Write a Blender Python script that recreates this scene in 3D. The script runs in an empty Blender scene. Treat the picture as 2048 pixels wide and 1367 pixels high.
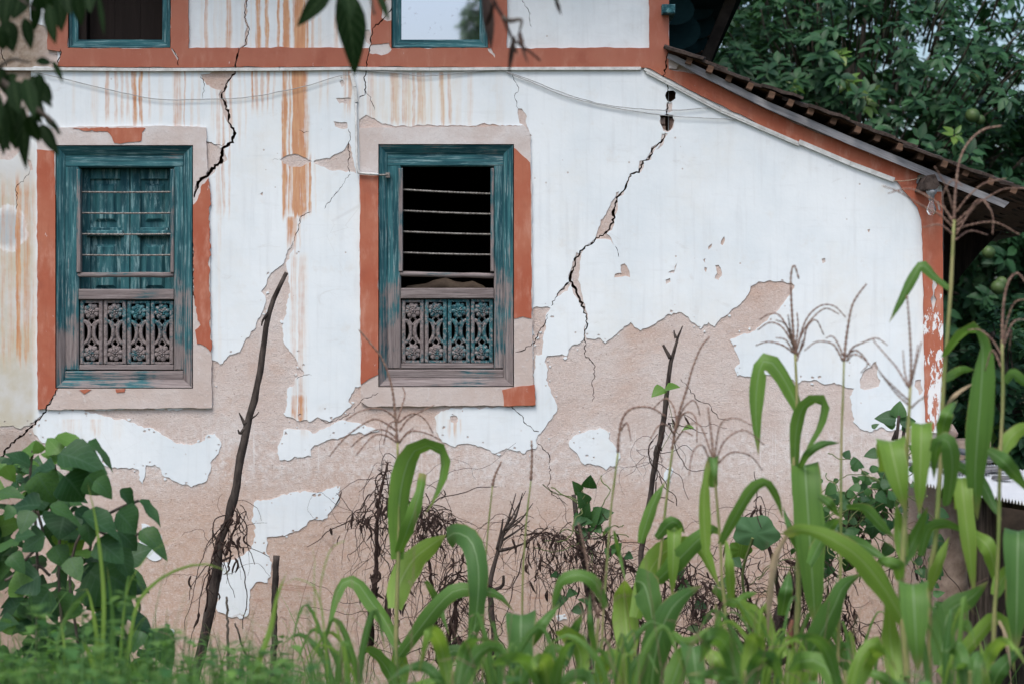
import bpy, math, random
import numpy as np
from mathutils import Vector, Matrix, geometry, noise as mnoise
random.seed(7)
R = math.radians
SC = bpy.context.scene
COL = SC.collection

# ------------------------------------------------------------------ camera
DIST = 12.089            # metres from lens to the wall
PPM = 400.0              # photograph pixels per metre on the wall
EYE = 1.9
cam = bpy.data.cameras.new('camera')
cam.lens = 85.0; cam.sensor_width = 36.0; cam.clip_start = 0.1; cam.clip_end = 400
cam.dof.use_dof = True; cam.dof.focus_distance = DIST - 0.05; cam.dof.aperture_fstop = 3.0
camo = bpy.data.objects.new('camera', cam); COL.objects.link(camo)
camo.location = (0, -DIST, EYE); camo.rotation_euler = (R(90), 0, 0)
SC.camera = camo

# ------------------------------------------------------------------ light
SUN_EL, SUN_AZ = 58.0, 200.0      # azimuth measured clockwise from +Y
wd = bpy.data.worlds.new('World'); SC.world = wd; wd.use_nodes = True
wn = wd.node_tree; wn.nodes.clear()
sky = wn.nodes.new('ShaderNodeTexSky'); sky.sky_type = 'NISHITA'; sky.sun_disc = False
sky.sun_elevation = R(SUN_EL); sky.sun_rotation = R(SUN_AZ)
sky.air_density = 1.0; sky.dust_density = 4.0; sky.ozone_density = 1.0
hs = wn.nodes.new('ShaderNodeHueSaturation'); hs.inputs['Saturation'].default_value = 1.0
bg = wn.nodes.new('ShaderNodeBackground'); bg.inputs['Strength'].default_value = 0.15
wo = wn.nodes.new('ShaderNodeOutputWorld')
tint = wn.nodes.new('ShaderNodeMix'); tint.data_type = 'RGBA'; tint.blend_type = 'MULTIPLY'; tint.inputs[0].default_value = 1.0; tint.inputs[7].default_value = (0.95, 1.0, 1.02, 1)
wn.links.new(sky.outputs[0], hs.inputs['Color']); wn.links.new(hs.outputs[0], tint.inputs[6]); wn.links.new(tint.outputs[2], bg.inputs['Color'])
wn.links.new(bg.outputs[0], wo.inputs[0])
sl = bpy.data.lights.new('sun', 'SUN'); sl.energy = 1.1; sl.angle = R(28); sl.color = (1.0, 0.99, 0.98)
so = bpy.data.objects.new('sun', sl); COL.objects.link(so)
az = R(SUN_AZ)
sdir = Vector((math.sin(az)*math.cos(R(SUN_EL)), math.cos(az)*math.cos(R(SUN_EL)), math.sin(R(SUN_EL))))
so.rotation_euler = (-sdir).to_track_quat('-Z', 'Y').to_euler()
so.location = sdir*30
SC.view_settings.view_transform = 'Standard'; SC.view_settings.look = 'None'
SC.view_settings.exposure = 0.53; SC.view_settings.gamma = 1.0
SC.view_settings.use_curve_mapping = False
SC.cycles.max_bounces = 8; SC.cycles.diffuse_bounces = 3; SC.cycles.transparent_max_bounces = 6
SC.cycles.use_denoising = True

# ------------------------------------------------------------------ helpers
def P(px, py, d=0.0):
    """point seen at photograph pixel (px,py), d metres in front of the wall"""
    k = (DIST - d)/DIST
    return Vector(((px - 1024)/PPM*k, -d, EYE + (683.5 - py)/PPM*k))
def M(n, d=0.0):
    return n/PPM*(DIST - d)/DIST
WL = {}
def tag(o, label=None, cat=None, group=None, kind=None):
    if label: o['label'] = label
    if cat: o['category'] = cat
    if group: o['group'] = group
    if kind: o['kind'] = kind
    return o
def empty(name, loc, label=None, cat=None, group=None, parent=None):
    o = bpy.data.objects.new(name, None); COL.objects.link(o); o.empty_display_size = 0.1
    loc = Vector(loc); WL[o.name] = loc
    if parent: o.parent = parent; o.location = loc - WL[parent.name]
    else: o.location = loc
    return tag(o, label, cat, group)
def link(name, me, parent=None, loc=None):
    """link a mesh object; loc = world position of its origin"""
    o = bpy.data.objects.new(name, me); COL.objects.link(o)
    if parent:
        o.parent = parent; pl = WL[parent.name]
        if loc is None: loc = pl
        o.location = Vector(loc) - pl
    else:
        loc = Vector(loc) if loc is not None else Vector((0, 0, 0)); o.location = loc
    WL[o.name] = Vector(loc)
    return o
class MB:
    """mesh collector: world-coordinate vertices, faces, per-vertex uv, per-face material"""
    def __init__(s): s.v = []; s.f = []; s.uv = []; s.m = []
    def add(s, vs, fs, uvs=None, mi=0):
        b = len(s.v); s.v += [tuple(q) for q in vs]; s.f += [tuple(i+b for i in f) for f in fs]
        s.uv += uvs if uvs else [(0.5, 0.5)]*len(vs); s.m += [mi]*len(fs)
    def box(s, c, sz, rot=None, mi=0):
        hx, hy, hz = sz[0]/2, sz[1]/2, sz[2]/2
        vs = [Vector((x, y, z)) for x in (-hx, hx) for y in (-hy, hy) for z in (-hz, hz)]
        if rot is not None: vs = [rot @ q for q in vs]
        c = Vector(c)
        s.add([c+q for q in vs], [(0,1,3,2), (4,6,7,5), (0,4,5,1), (2,3,7,6), (0,2,6,4), (1,5,7,3)], mi=mi)
    def bbox(s, x0, x1, y0, y1, z0, z1, mi=0, b=0.0):
        """box with bevelled edges on the camera side (-y)"""
        if b <= 0:
            s.box(((x0+x1)/2, (y0+y1)/2, (z0+z1)/2), (x1-x0, y1-y0, z1-z0), mi=mi); return
        vs = []
        for (yy, i) in ((y1, 0), (y0+b, 0), (y0, b)):
            vs += [(x0+i, yy, z0+i), (x1-i, yy, z0+i), (x1-i, yy, z1-i), (x0+i, yy, z1-i)]
        fs = [(0,3,2,1)]+[(a+4*k, (a+1) % 4+4*k, (a+1) % 4+4*k+4, a+4*k+4) for k in (0, 1) for a in range(4)]+[(8,9,10,11)]
        fs = [tuple(f) for f in fs]
        s.add(vs, fs, mi=mi)
    def prism(s, poly, y0, y1, mi=0):
        """poly: list of (x,z); extruded from y0 (front) to y1"""
        n = len(poly)
        s.add([(x, y0, z) for x, z in poly]+[(x, y1, z) for x, z in poly],
              [tuple(range(n)), tuple(range(2*n-1, n-1, -1))]+[(i, i+n, (i+1) % n+n, (i+1) % n) for i in range(n)], mi=mi)
    def tube(s, pts, rad, n=6, cap=True, mi=0):
        pts = [Vector(q) for q in pts]; m = len(pts)
        if not hasattr(rad, '__len__'): rad = [rad]*m
        t0 = (pts[1]-pts[0]).normalized()
        u = t0.orthogonal().normalized()
        vs = []; uvs = []
        for i, q in enumerate(pts):
            t = (pts[min(i+1, m-1)]-pts[max(i-1, 0)])
            if t.length < 1e-9: t = t0
            t.normalize(); u = (u - t*u.dot(t))
            if u.length < 1e-6: u = t.orthogonal()
            u.normalize(); w = t.cross(u)
            for k in range(n):
                a = 2*math.pi*k/n
                vs.append(q + (u*math.cos(a)+w*math.sin(a))*rad[i]); uvs.append((k/n, i/max(1, m-1)))
        fs = [(i*n+k, i*n+(k+1) % n, (i+1)*n+(k+1) % n, (i+1)*n+k) for i in range(m-1) for k in range(n)]
        if cap: fs += [tuple(range(n-1, -1, -1)), tuple(range((m-1)*n, m*n))]
        s.add(vs, fs, uvs, mi)
    def ball(s, c, r, nu=8, nv=5, rot=None, mi=0):
        c = Vector(c); r = r if hasattr(r, '__len__') else (r, r, r)
        vs = [Vector((0, 0, r[2]))]
        for j in range(1, nv):
            a = math.pi*j/nv
            for i in range(nu):
                b = 2*math.pi*i/nu
                vs.append(Vector((r[0]*math.sin(a)*math.cos(b), r[1]*math.sin(a)*math.sin(b), r[2]*math.cos(a))))
        vs.append(Vector((0, 0, -r[2])))
        if rot is not None: vs = [rot @ q for q in vs]
        fs = [(0, 1+i, 1+(i+1) % nu) for i in range(nu)]
        for j in range(nv-2):
            for i in range(nu):
                a = 1+j*nu; fs.append((a+i, a+nu+i, a+nu+(i+1) % nu, a+(i+1) % nu))
        L = len(vs)-1; a = 1+(nv-2)*nu
        fs += [(L, a+(i+1) % nu, a+i) for i in range(nu)]
        s.add([c+q for q in vs], fs, mi=mi)
    def mesh(s, name, mats, org=(0, 0, 0), smooth=False):
        me = bpy.data.meshes.new(name)
        org = Vector(org)
        me.from_pydata([(q[0]-org.x, q[1]-org.y, q[2]-org.z) for q in s.v], [], s.f)
        for m in (mats if isinstance(mats, (list, tuple)) else [mats]): me.materials.append(m)
        if any(s.m): me.polygons.foreach_set('material_index', s.m)
        uvl = me.uv_layers.new(name='UVMap')
        li = np.empty(len(me.loops), dtype=np.int32); me.loops.foreach_get('vertex_index', li)
        uvl.data.foreach_set('uv', np.array(s.uv, dtype=np.float32)[li].ravel())
        if smooth: me.polygons.foreach_set('use_smooth', [True]*len(me.polygons))
        me.update()
        return me
    def build(s, name, mats, parent=None, smooth=False, loc=None):
        org = loc if loc is not None else (WL[parent.name] if parent else (0, 0, 0))
        return link(name, s.mesh(name, mats, org, smooth), parent, org)
def catmull(pts, n):
    pts = [Vector(q) for q in pts]
    if len(pts) == 2: return [pts[0].lerp(pts[1], i/(n-1)) for i in range(n)]
    ext = [pts[0]*2-pts[1]]+pts+[pts[-1]*2-pts[-2]]
    seg = [(pts[i+1]-pts[i]).length for i in range(len(pts)-1)]
    tot = sum(seg); out = []
    for i in range(n):
        s = tot*i/(n-1); k = 0
        while k < len(seg)-1 and s > seg[k]: s -= seg[k]; k += 1
        t = min(1, s/seg[k]) if seg[k] > 0 else 0
        p0, p1, p2, p3 = ext[k:k+4]
        out.append(0.5*((2*p1)+(p2-p0)*t+(2*p0-5*p1+4*p2-p3)*t*t+(3*p1-p0-3*p2+p3)*t**3))
    return out

# ------------------------------------------------------------------ node helper
class NT:
    def __init__(s, name):
        s.mat = bpy.data.materials.new(name); s.mat.use_nodes = True
        s.t = s.mat.node_tree; s.t.nodes.clear(); s.n = s.t.nodes
        s.out = s.n.new('ShaderNodeOutputMaterial')
    def put(s, sock, val):
        if hasattr(val, 'is_output') or isinstance(val, bpy.types.NodeSocket): s.t.links.new(val, sock)
        elif hasattr(sock, 'default_value'):
            if sock.type == 'RGBA' and hasattr(val, '__len__') and len(val) == 3: val = (*val, 1)
            sock.default_value = val
    def math(s, op, a, b=0.0, c=0.0, clamp=False):
        n = s.n.new('ShaderNodeMath'); n.operation = op; n.use_clamp = clamp
        s.put(n.inputs[0], a); s.put(n.inputs[1], b); s.put(n.inputs[2], c); return n.outputs[0]
    def mix(s, f, a, b, mode='MIX'):
        n = s.n.new('ShaderNodeMix'); n.data_type = 'RGBA'; n.blend_type = mode
        s.put(n.inputs[0], f); s.put(n.inputs[6], a); s.put(n.inputs[7], b); return n.outputs[2]
    def rng(s, v, a, b, c=0.0, d=1.0, smooth=True):
        n = s.n.new('ShaderNodeMapRange'); n.interpolation_type = 'SMOOTHSTEP' if smooth else 'LINEAR'
        s.put(n.inputs[0], v); n.inputs[1].default_value = a; n.inputs[2].default_value = b
        n.inputs[3].default_value = c; n.inputs[4].default_value = d; return n.outputs[0]
    def coord(s, which='Object'):
        return s.n.new('ShaderNodeTexCoord').outputs[which]
    def scale(s, v, sc, off=(0, 0, 0)):
        n = s.n.new('ShaderNodeMapping'); s.put(n.inputs[0], v)
        n.inputs['Location'].default_value = off; n.inputs['Scale'].default_value = sc; return n.outputs[0]
    def noise(s, v, sc, detail=4, rough=0.55, dist=0.0, color=False):
        n = s.n.new('ShaderNodeTexNoise'); s.put(n.inputs['Vector'], v); n.inputs['Scale'].default_value = sc
        n.inputs['Detail'].default_value = detail; n.inputs['Roughness'].default_value = rough
        n.inputs['Distortion'].default_value = dist
        return n.outputs['Color' if color else 0]
    def voro(s, v, sc, feat='F1'):
        n = s.n.new('ShaderNodeTexVoronoi'); n.feature = feat; s.put(n.inputs['Vector'], v); n.inputs['Scale'].default_value = sc
        return n.outputs[0]
    def sep(s, v):
        n = s.n.new('ShaderNodeSeparateXYZ'); s.put(n.inputs[0], v); return n.outputs
    def ramp(s, f, stops):
        n = s.n.new('ShaderNodeValToRGB'); s.put(n.inputs[0], f); e = n.color_ramp.elements
        while len(e) < len(stops): e.new(0.5)
        for i, (p, c) in enumerate(stops):
            e[i].position = p; e[i].color = (*c, 1) if hasattr(c, '__len__') else (c, c, c, 1)
        return n.outputs[0]
    def bump(s, h, strength=0.3, dist=0.01):
        n = s.n.new('ShaderNodeBump'); n.inputs['Strength'].default_value = strength; n.inputs['Distance'].default_value = dist
        s.put(n.inputs['Height'], h); return n.outputs[0]
    def rand(s):
        return s.n.new('ShaderNodeObjectInfo').outputs['Random']
    def bsdf(s, color, rough=0.8, spec=0.3, normal=None, **kw):
        n = s.n.new('ShaderNodeBsdfPrincipled'); s.put(n.inputs['Base Color'], color); s.put(n.inputs['Roughness'], rough)
        s.put(n.inputs['Specular IOR Level'], spec)
        if normal is not None: s.put(n.inputs['Normal'], normal)
        for k, v in kw.items(): s.put(n.inputs[k.replace('_', ' ')], v)
        return n.outputs[0]
    def fin(s, sh):
        s.t.links.new(sh, s.out.inputs[0]); return s.mat
    def translucent(s, sh, color, fac, normal=None):
        n = s.n.new('ShaderNodeBsdfTranslucent'); s.put(n.inputs[0], color)
        m = s.n.new('ShaderNodeMixShader'); s.put(m.inputs[0], fac); s.t.links.new(sh, m.inputs[1]); s.t.links.new(n.outputs[0], m.inputs[2])
        return m.outputs[0]
def px_py(N, co):
    """photograph-scale coordinates on the wall plane (house is built in world units, origin at 0)"""
    x, y, z = N.sep(co)
    return N.math('MULTIPLY_ADD', x, PPM, 1024), N.math('MULTIPLY_ADD', z, -PPM, 683.5+EYE*PPM)

# ------------------------------------------------------------------ wall materials
STREAKS = [  # (y0,y1, fade0, fade1, [(x, halfwidth, strength)...])
 (-200, 100, 1, 4, [(405,3,.15),(412,4,.5),(430,3,.15),(440,6,.12),(458,6,.55),(485,3,.2),(501,2,.15),(517,5,.8),(533,3.5,.8),(557,3,.75),(573,5.5,1.1),(601,13,1.2)]),
 (20, 100, 20, 4, [(588,2,.4),(614,3,.75),(626,4,.4),(640,3,.2),(673,4,.4),(690,2,.25),(706,2,.15)]),
 (141, 262, 3, 35, [(148,4,.15),(190,6,.2),(215,4,.5),(232,3,.45),(245,3,.35),(256,3,.3),(268,4,.75),(281,4,.9),(300,3,.35),(322,4,.2)]),
 (141, 300, 3, 60, [(355,8,.5),(368,2,.5),(384,3,.25),(398,3,.2),(425,4,.2),(462,4,.4),(480,3,.25),(491,2,.2)]),
 (141, 235, 3, 45, [(504,2.5,.7),(513,4,.45),(525,3,.45),(536,3,.55),(548,2,.3),(640,3,.2),(655,2,.2),(690,3,.4),(699,4,.6)]),
 (143, 262, 5, 25, [(722,6,.15),(742,9,.32),(764,5,.15),(790,10,.5),(812,9,.42),(826,5,.5),(840,6,.55),(849,3,.4),(862,3,.25),(884,4,.6),(900,4,.5),(918,6,.15),(942,5,.25),(1000,8,.1)]),
 (141, 445, 3, 30, [(438,5,.32),(448,3,.4),(459,2,.3),(570,5,1.0),(579,3,.7),(597,16,1.4),(614,3.5,.8)]),
 (300, 440, 30, 30, [(567,3,.35),(582,5,.5),(606,5,.75),(620,2.5,.9),(630,2,.2)]),
 (430, 520, 8, 60, [(440,4,.25),(585,9,.8),(596,4,.5)]),
 (500, 850, 20, 60, [(440,3,.12),(588,6,.3),(601,12,.34),(612,4,.15)]),
 (782, 850, 12, 20, [(588,6,.6),(600,9,.85),(610,5,.4)]),
 (836, 880, 3, 20, [(128,4,.2),(140,9,.22),(158,5,.15),(186,5,.3),(195,8,.22),(238,10,.12),(610,7,.2),(898,2,.4),(910,3,.6),(922,2,.3)]),
 (330, 745, 60, 50, [(8,5,.35),(22,7,.3),(36,6,.85),(54,7,.5),(67,4,.3)]),
]
def ramp_stops(lst, x0, x1):
    st = []
    for (x, h, s) in sorted(lst):
        for (xx, vv) in ((x-h*1.4, 0.0), (x-h*0.6, s), (x+h*0.55, s*0.9), (x+h*1.4, 0.0)):
            st.append([(xx-x0)/(x1-x0), vv])
    for i in range(1, len(st)):
        if st[i][0] <= st[i-1][0]: st[i][0] = st[i-1][0]+1e-4
    return [(p, v) for p, v in st]
def streak_mask(N, px, py, co):
    wob = N.noise(N.scale(co, (12, 1, 3.2)), 1.0, 4, 0.65)
    pxw = N.math('MULTIPLY_ADD', wob, 17.0, N.math('SUBTRACT', px, 8.5))
    run = N.noise(N.scale(co, (45, 1, 0.4)), 1.0, 2)         # length of each run
    acc = None
    for (y0, y1, f0, f1, lst) in STREAKS:
        x0 = min(q[0]-q[1]*1.4 for q in lst)-3; x1 = max(q[0]+q[1]*1.4 for q in lst)+3
        groups = [lst[i:i+7] for i in range(0, len(lst), 7)]
        v = None
        for g in groups:
            u = N.rng(pxw, x0, x1, smooth=False)
            r = N.ramp(u, [(0.0, 0.0)]+ramp_stops(g, x0, x1)+[(1.0, 0.0)])
            r = N.sep(r)[0]
            v = r if v is None else N.math('MAXIMUM', v, r)
        pe = N.math('MULTIPLY_ADD', run, f1*2.4, N.math('SUBTRACT', py, f1*1.2))
        m = N.math('MULTIPLY', N.rng(py, y0-1, y0+f0), N.rng(pe, y1-f1, y1, 1, 0))
        v = N.math('MULTIPLY', v, m)
        acc = v if acc is None else N.math('MAXIMUM', acc, v)
    fine = N.rng(N.noise(N.scale(co, (150, 1, 4)), 1.0, 3), 0.25, 0.62, 0.4, 1.0); brk = N.rng(N.noise(N.scale(co, (22, 1, 2.6)), 1.0, 4, 0.6), 0.28, 0.5, 0.45, 1.1)
    halo = N.rng(N.noise(co, 30, 3), 0.3, 0.7, 0.75, 1.05)
    return N.math('MULTIPLY', N.math('MULTIPLY', acc, fine), N.math('MULTIPLY', brk, N.math('MULTIPLY', halo, 1.45)), clamp=True)
def mat_plaster():
    N = NT('lime_plaster'); co = N.coord(); px, py = px_py(N, co)
    big = N.noise(co, 2.2, 5, 0.6); mid = N.noise(co, 9, 5, 0.65)
    c = N.mix(N.rng(big, 0.35, 0.7), (0.765, 0.80, 0.825), (0.68, 0.73, 0.765))
    c = N.mix(N.rng(mid, 0.56, 0.76, 0, 0.5), c, (0.66, 0.65, 0.63))
    grime = N.rng(N.noise(co, 1.3, 6, 0.7), 0.47, 0.72, 0, 0.42)
    c = N.mix(grime, c, (0.70, 0.675, 0.62))
    sm = N.rng(N.noise(N.scale(co, (5, 1, 9)), 1.0, 6, 0.75, 0.8), 0.6, 0.72, 0, 0.35)
    c = N.mix(sm, c, (0.54, 0.53, 0.52))
    # brushed vertical wash
    wash = N.noise(N.scale(co, (30, 1, 2.2)), 1.0, 4)
    c = N.mix(N.rng(wash, 0.48, 0.75, 0, 0.34), c, (0.58, 0.60, 0.62)); c = N.mix(N.rng(N.noise(N.scale(co, (3, 1, 26)), 1.0, 5, 0.7), 0.54, 0.74, 0, 0.3), c, (0.60, 0.62, 0.63))
    # yellowed old strip at the left of the first window
    old = N.math('MULTIPLY', N.rng(px, 60, 78, 1, 0), N.rng(py, 250, 360, 0, 1))
    oldc = N.mix(N.rng(N.noise(co, 5, 5), 0.35, 0.65), (0.50, 0.455, 0.36), (0.58, 0.575, 0.56))
    c = N.mix(N.math('MULTIPLY', old, 0.97), c, oldc)
    # upper storey greyer: shade of the eave mixed into the colour
    c = N.mix(N.math('MULTIPLY', N.rng(py, 98, 92, 0, 1), N.rng(mid, 0.3, 0.8, 0.05, 0.35)), c, (0.55, 0.56, 0.58))
    bx = N.math('MULTIPLY', N.math('SUBTRACT', px, 18), 0.024); by = N.math('MULTIPLY', N.math('SUBTRACT', py, 458), 0.019)
    bl = N.math('ADD', N.math('SQRT', N.math('ADD', N.math('MULTIPLY', bx, bx), N.math('MULTIPLY', by, by))), N.math('MULTIPLY', N.math('SUBTRACT', mid, 0.5), 0.9))
    c = N.mix(N.rng(bl, 0.85, 0.95, 1, 0), c, N.mix(N.rng(bl, 0.45, 0.9), (0.42, 0.455, 0.48), (0.70, 0.725, 0.74)))
    s = streak_mask(N, px, py, co)
    rust = N.mix(N.rng(N.noise(N.scale(co, (60, 1, 6)), 1.0, 3), 0.3, 0.7), (0.50, 0.21, 0.095), (0.60, 0.33, 0.17))
    rust = N.mix(N.rng(s, 0.1, 0.5), (0.70, 0.52, 0.36), rust)
    c = N.mix(N.math('MULTIPLY', s, 0.94), c, rust)
    # yellow haze between the runs above the second window and down the centre
    yel = N.math('MULTIPLY', N.math('MULTIPLY', N.rng(px, 700, 800), N.rng(px, 870, 960, 1, 0)), N.math('MULTIPLY', N.rng(py, 140, 170), N.rng(py, 230, 262, 1, 0.4)))
    c = N.mix(N.math('MULTIPLY', yel, N.rng(wash, 0.35, 0.7, 0.05, 0.5)), c, (0.70, 0.58, 0.42))
    # little chips and pits
    vo = N.voro(N.scale(co, (1, 1, 1)), 14.0)
    pit = N.math('MULTIPLY', N.rng(vo, 0.05, 0.09, 1, 0), N.rng(N.noise(co, 3.1, 2), 0.52, 0.6))
    c = N.mix(N.math('MULTIPLY', pit, 0.7), c, (0.42, 0.33, 0.29))
    hair = N.math('MULTIPLY', N.rng(N.voro(N.scale(co, (1, 1, 1.4)), 4.0, 'DISTANCE_TO_EDGE'), 0.0, 0.006, 1, 0), N.rng(N.noise(co, 1.7, 3), 0.55, 0.68))
    c = N.mix(N.math('MULTIPLY', hair, 0.2), c, (0.35, 0.31, 0.29))
    h = N.math('ADD', N.math('MULTIPLY', big, 0.8), N.math('MULTIPLY', N.noise(co, 40, 4), 0.15))
    return N.fin(N.bsdf(c, 0.85, 0.2, N.bump(N.math('SUBTRACT', h, N.math('MULTIPLY', pit, 0.2)), 0.28, 0.02)))
def mat_render():
    N = NT('bare_render_coat'); co = N.coord(); px, py = px_py(N, co)
    a = N.noise(co, 3.0, 6, 0.65); b = N.noise(co, 28, 5, 0.7); g = N.noise(co, 150, 3, 0.6)
    c = N.mix(N.rng(a, 0.32, 0.68), (0.555, 0.445, 0.40), (0.61, 0.535, 0.505))
    patch = N.noise(co, 1.15, 6, 0.7, 0.4)
    c = N.mix(N.rng(patch, 0.5, 0.66, 0, 0.75), c, (0.52, 0.365, 0.295)); c = N.mix(N.rng(patch, 0.46, 0.32, 0, 0.6), c, (0.66, 0.59, 0.56))
    low = N.rng(N.math('MULTIPLY_ADD', a, 160, py), 960, 1190)
    c = N.mix(N.math('MULTIPLY', low, 0.85), c, N.mix(N.rng(b, 0.3, 0.7), (0.50, 0.335, 0.25), (0.57, 0.44, 0.37)))
    # lime runs left on the band below the windows
    lime = N.math('MULTIPLY', N.rng(N.math('MULTIPLY_ADD', a, 90, py), 868, 925), N.rng(py, 930, 1010, 1, 0))
    drip = N.rng(N.noise(N.scale(co, (70, 1, 1.0)), 1.0, 4, 0.7), 0.56, 0.70)
    sp = N.rng(b, 0.42, 0.66)
    c = N.mix(N.math('MULTIPLY', lime, N.math('MAXIMUM', N.math('MULTIPLY', drip, 0.8), N.math('MULTIPLY', sp, 0.6))), c, (0.74, 0.71, 0.70))
    scuff = N.math('MULTIPLY', N.rng(a, 0.5, 0.72), N.rng(b, 0.52, 0.7))
    c = N.mix(N.math('MULTIPLY', scuff, 0.6), c, (0.70, 0.66, 0.64))
    mot = N.noise(co, 75, 4, 0.75)
    c = N.mix(N.rng(mot, 0.51, 0.72, 0, 0.4), c, (0.41, 0.28, 0.22)); c = N.mix(N.rng(mot, 0.48, 0.33, 0, 0.5), c, (0.72, 0.66, 0.63))
    red = N.math('MULTIPLY', N.rng(N.noise(N.scale(co, (2.2, 1, 14)), 1.0, 5, 0.7, 0.6), 0.58, 0.72), N.rng(py, 980, 1100))
    c = N.mix(N.math('MULTIPLY', red, 0.55), c, (0.36, 0.17, 0.10))
    # top left corner: grey-brown cement
    cem = N.math('MULTIPLY', N.rng(px, 118, 60, 0, 1), N.rng(py, 190, 140, 0, 1))
    c = N.mix(cem, c, N.mix(N.rng(b, 0.3, 0.7), (0.25, 0.18, 0.13), (0.40, 0.33, 0.27)))
    lef = N.math('MULTIPLY', N.rng(px, 80, 55, 0, 1), N.rng(py, 840, 870, 0, 1))
    c = N.mix(N.math('MULTIPLY', lef, 0.6), c, (0.30, 0.21, 0.16))
    vo = N.voro(co, 42.0)
    spk = N.math('MULTIPLY', N.rng(vo, 0.10, 0.2, 1, 0), N.rng(N.noise(co, 12, 2), 0.45, 0.6))
    c = N.mix(N.math('MULTIPLY', spk, 0.5), c, (0.20, 0.12, 0.09))
    c = N.mix(N.rng(g, 0.55, 0.8, 0, 0.35), c, (0.26, 0.19, 0.16))
    h = N.math('ADD', N.math('MULTIPLY', b, 0.5), N.math('MULTIPLY', g, 0.35))
    return N.fin(N.bsdf(c, 0.95, 0.1, N.bump(N.math('MULTIPLY_ADD', N.noise(co, 6, 4), 0.8, h), 0.7, 0.014)))
def mat_surround():
    N = NT('grey_pink_surround'); co = N.coord(); px, py = px_py(N, co)
    a = N.noise(co, 4.0, 6, 0.65); b = N.noise(co, 40, 5, 0.7)
    warm = N.rng(py, 500, 700)
    c = N.mix(N.rng(a, 0.35, 0.68), (0.55, 0.47, 0.44), (0.64, 0.60, 0.59))
    c = N.mix(N.math('MULTIPLY', warm, 0.5), c, (0.50, 0.39, 0.34))
    c = N.mix(N.rng(b, 0.55, 0.75, 0, 0.5), c, (0.68, 0.66, 0.66))
    c = N.mix(N.rng(N.noise(co, 110, 3), 0.58, 0.8, 0, 0.4), c, (0.25, 0.19, 0.17))
    return N.fin(N.bsdf(c, 0.95, 0.1, N.bump(N.math('ADD', a, N.math('MULTIPLY', b, 0.4)), 0.5, 0.015)))
def mat_orange():
    N = NT('faded_orange_limewash'); co = N.coord(); px, py = px_py(N, co)
    a = N.noise(co, 3.5, 5, 0.6); b = N.noise(N.scale(co, (14, 1, 5)), 1.0, 5, 0.65)
    c = N.mix(N.rng(a, 0.35, 0.7), (0.38, 0.105, 0.060), (0.43, 0.155, 0.095))
    c = N.mix(N.rng(b, 0.48, 0.72, 0, 0.75), c, (0.52, 0.25, 0.18)); c = N.mix(N.rng(N.noise(N.scale(co, (50, 1, 4)), 1.0, 4, 0.7), 0.5, 0.75, 0, 0.4), c, (0.30, 0.085, 0.05))
    c = N.mix(N.rng(py, 150, 120, 0, 0.5), c, (0.36, 0.15, 0.11))
    c = N.mix(N.rng(N.noise(co, 6.5, 4), 0.55, 0.75, 0, 0.5), c, (0.29, 0.085, 0.055))
    # scratches and flakes showing white
    fl = N.rng(N.noise(N.scale(co, (30, 1, 13)), 1.0, 6, 0.75), 0.655, 0.70)
    # corner pilaster flakes off from the middle down
    n2 = N.noise(N.scale(co, (20, 1, 7)), 1.0, 6, 0.72)
    zone = N.math('MULTIPLY', N.rng(px, 1836, 1846), N.math('MULTIPLY', N.rng(py, 560, 640), N.rng(py, 885, 780, 0.75, 1)))
    zone2 = N.math('MULTIPLY', N.rng(px, 1836, 1846), N.rng(py, 700, 800))
    thr = N.math('SUBTRACT', N.math('SUBTRACT', n2, 0.60), N.math('MULTIPLY', N.math('ADD', zone, N.math('MULTIPLY', zone2, 0.3)), -0.085))
    pf = N.math('MULTIPLY', N.rng(thr, 0.0, 0.02), N.rng(zone, 0.05, 0.2))
    m = N.math('MAXIMUM', N.math('MULTIPLY', fl, 0.6), pf)
    c = N.mix(m, c, (0.74, 0.735, 0.74))
    h = N.math('SUBTRACT', N.math('MULTIPLY', N.noise(co, 16, 5), 0.6), N.math('MULTIPLY', m, 0.5))
    return N.fin(N.bsdf(c, 0.85, 0.2, N.bump(h, 0.35, 0.012)))
def mat_simple(name, c1, c2, sc=8, rough=0.85, spec=0.2, stretch=(1, 1, 1), bump=0.3, tilt=0, **kw):
    N = NT(name); co = N.coord()
    if tilt:
        r = N.n.new('ShaderNodeMapping'); N.put(r.inputs[0], co); r.inputs['Rotation'].default_value = (0, R(tilt), 0); co = r.outputs[0]
    co = N.scale(co, stretch)
    n = N.noise(co, sc, 5, 0.65)
    c = N.mix(N.rng(n, 0.32, 0.68), c1, c2)
    return N.fin(N.bsdf(c, rough, spec, N.bump(n, bump, 0.01), **kw))
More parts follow.
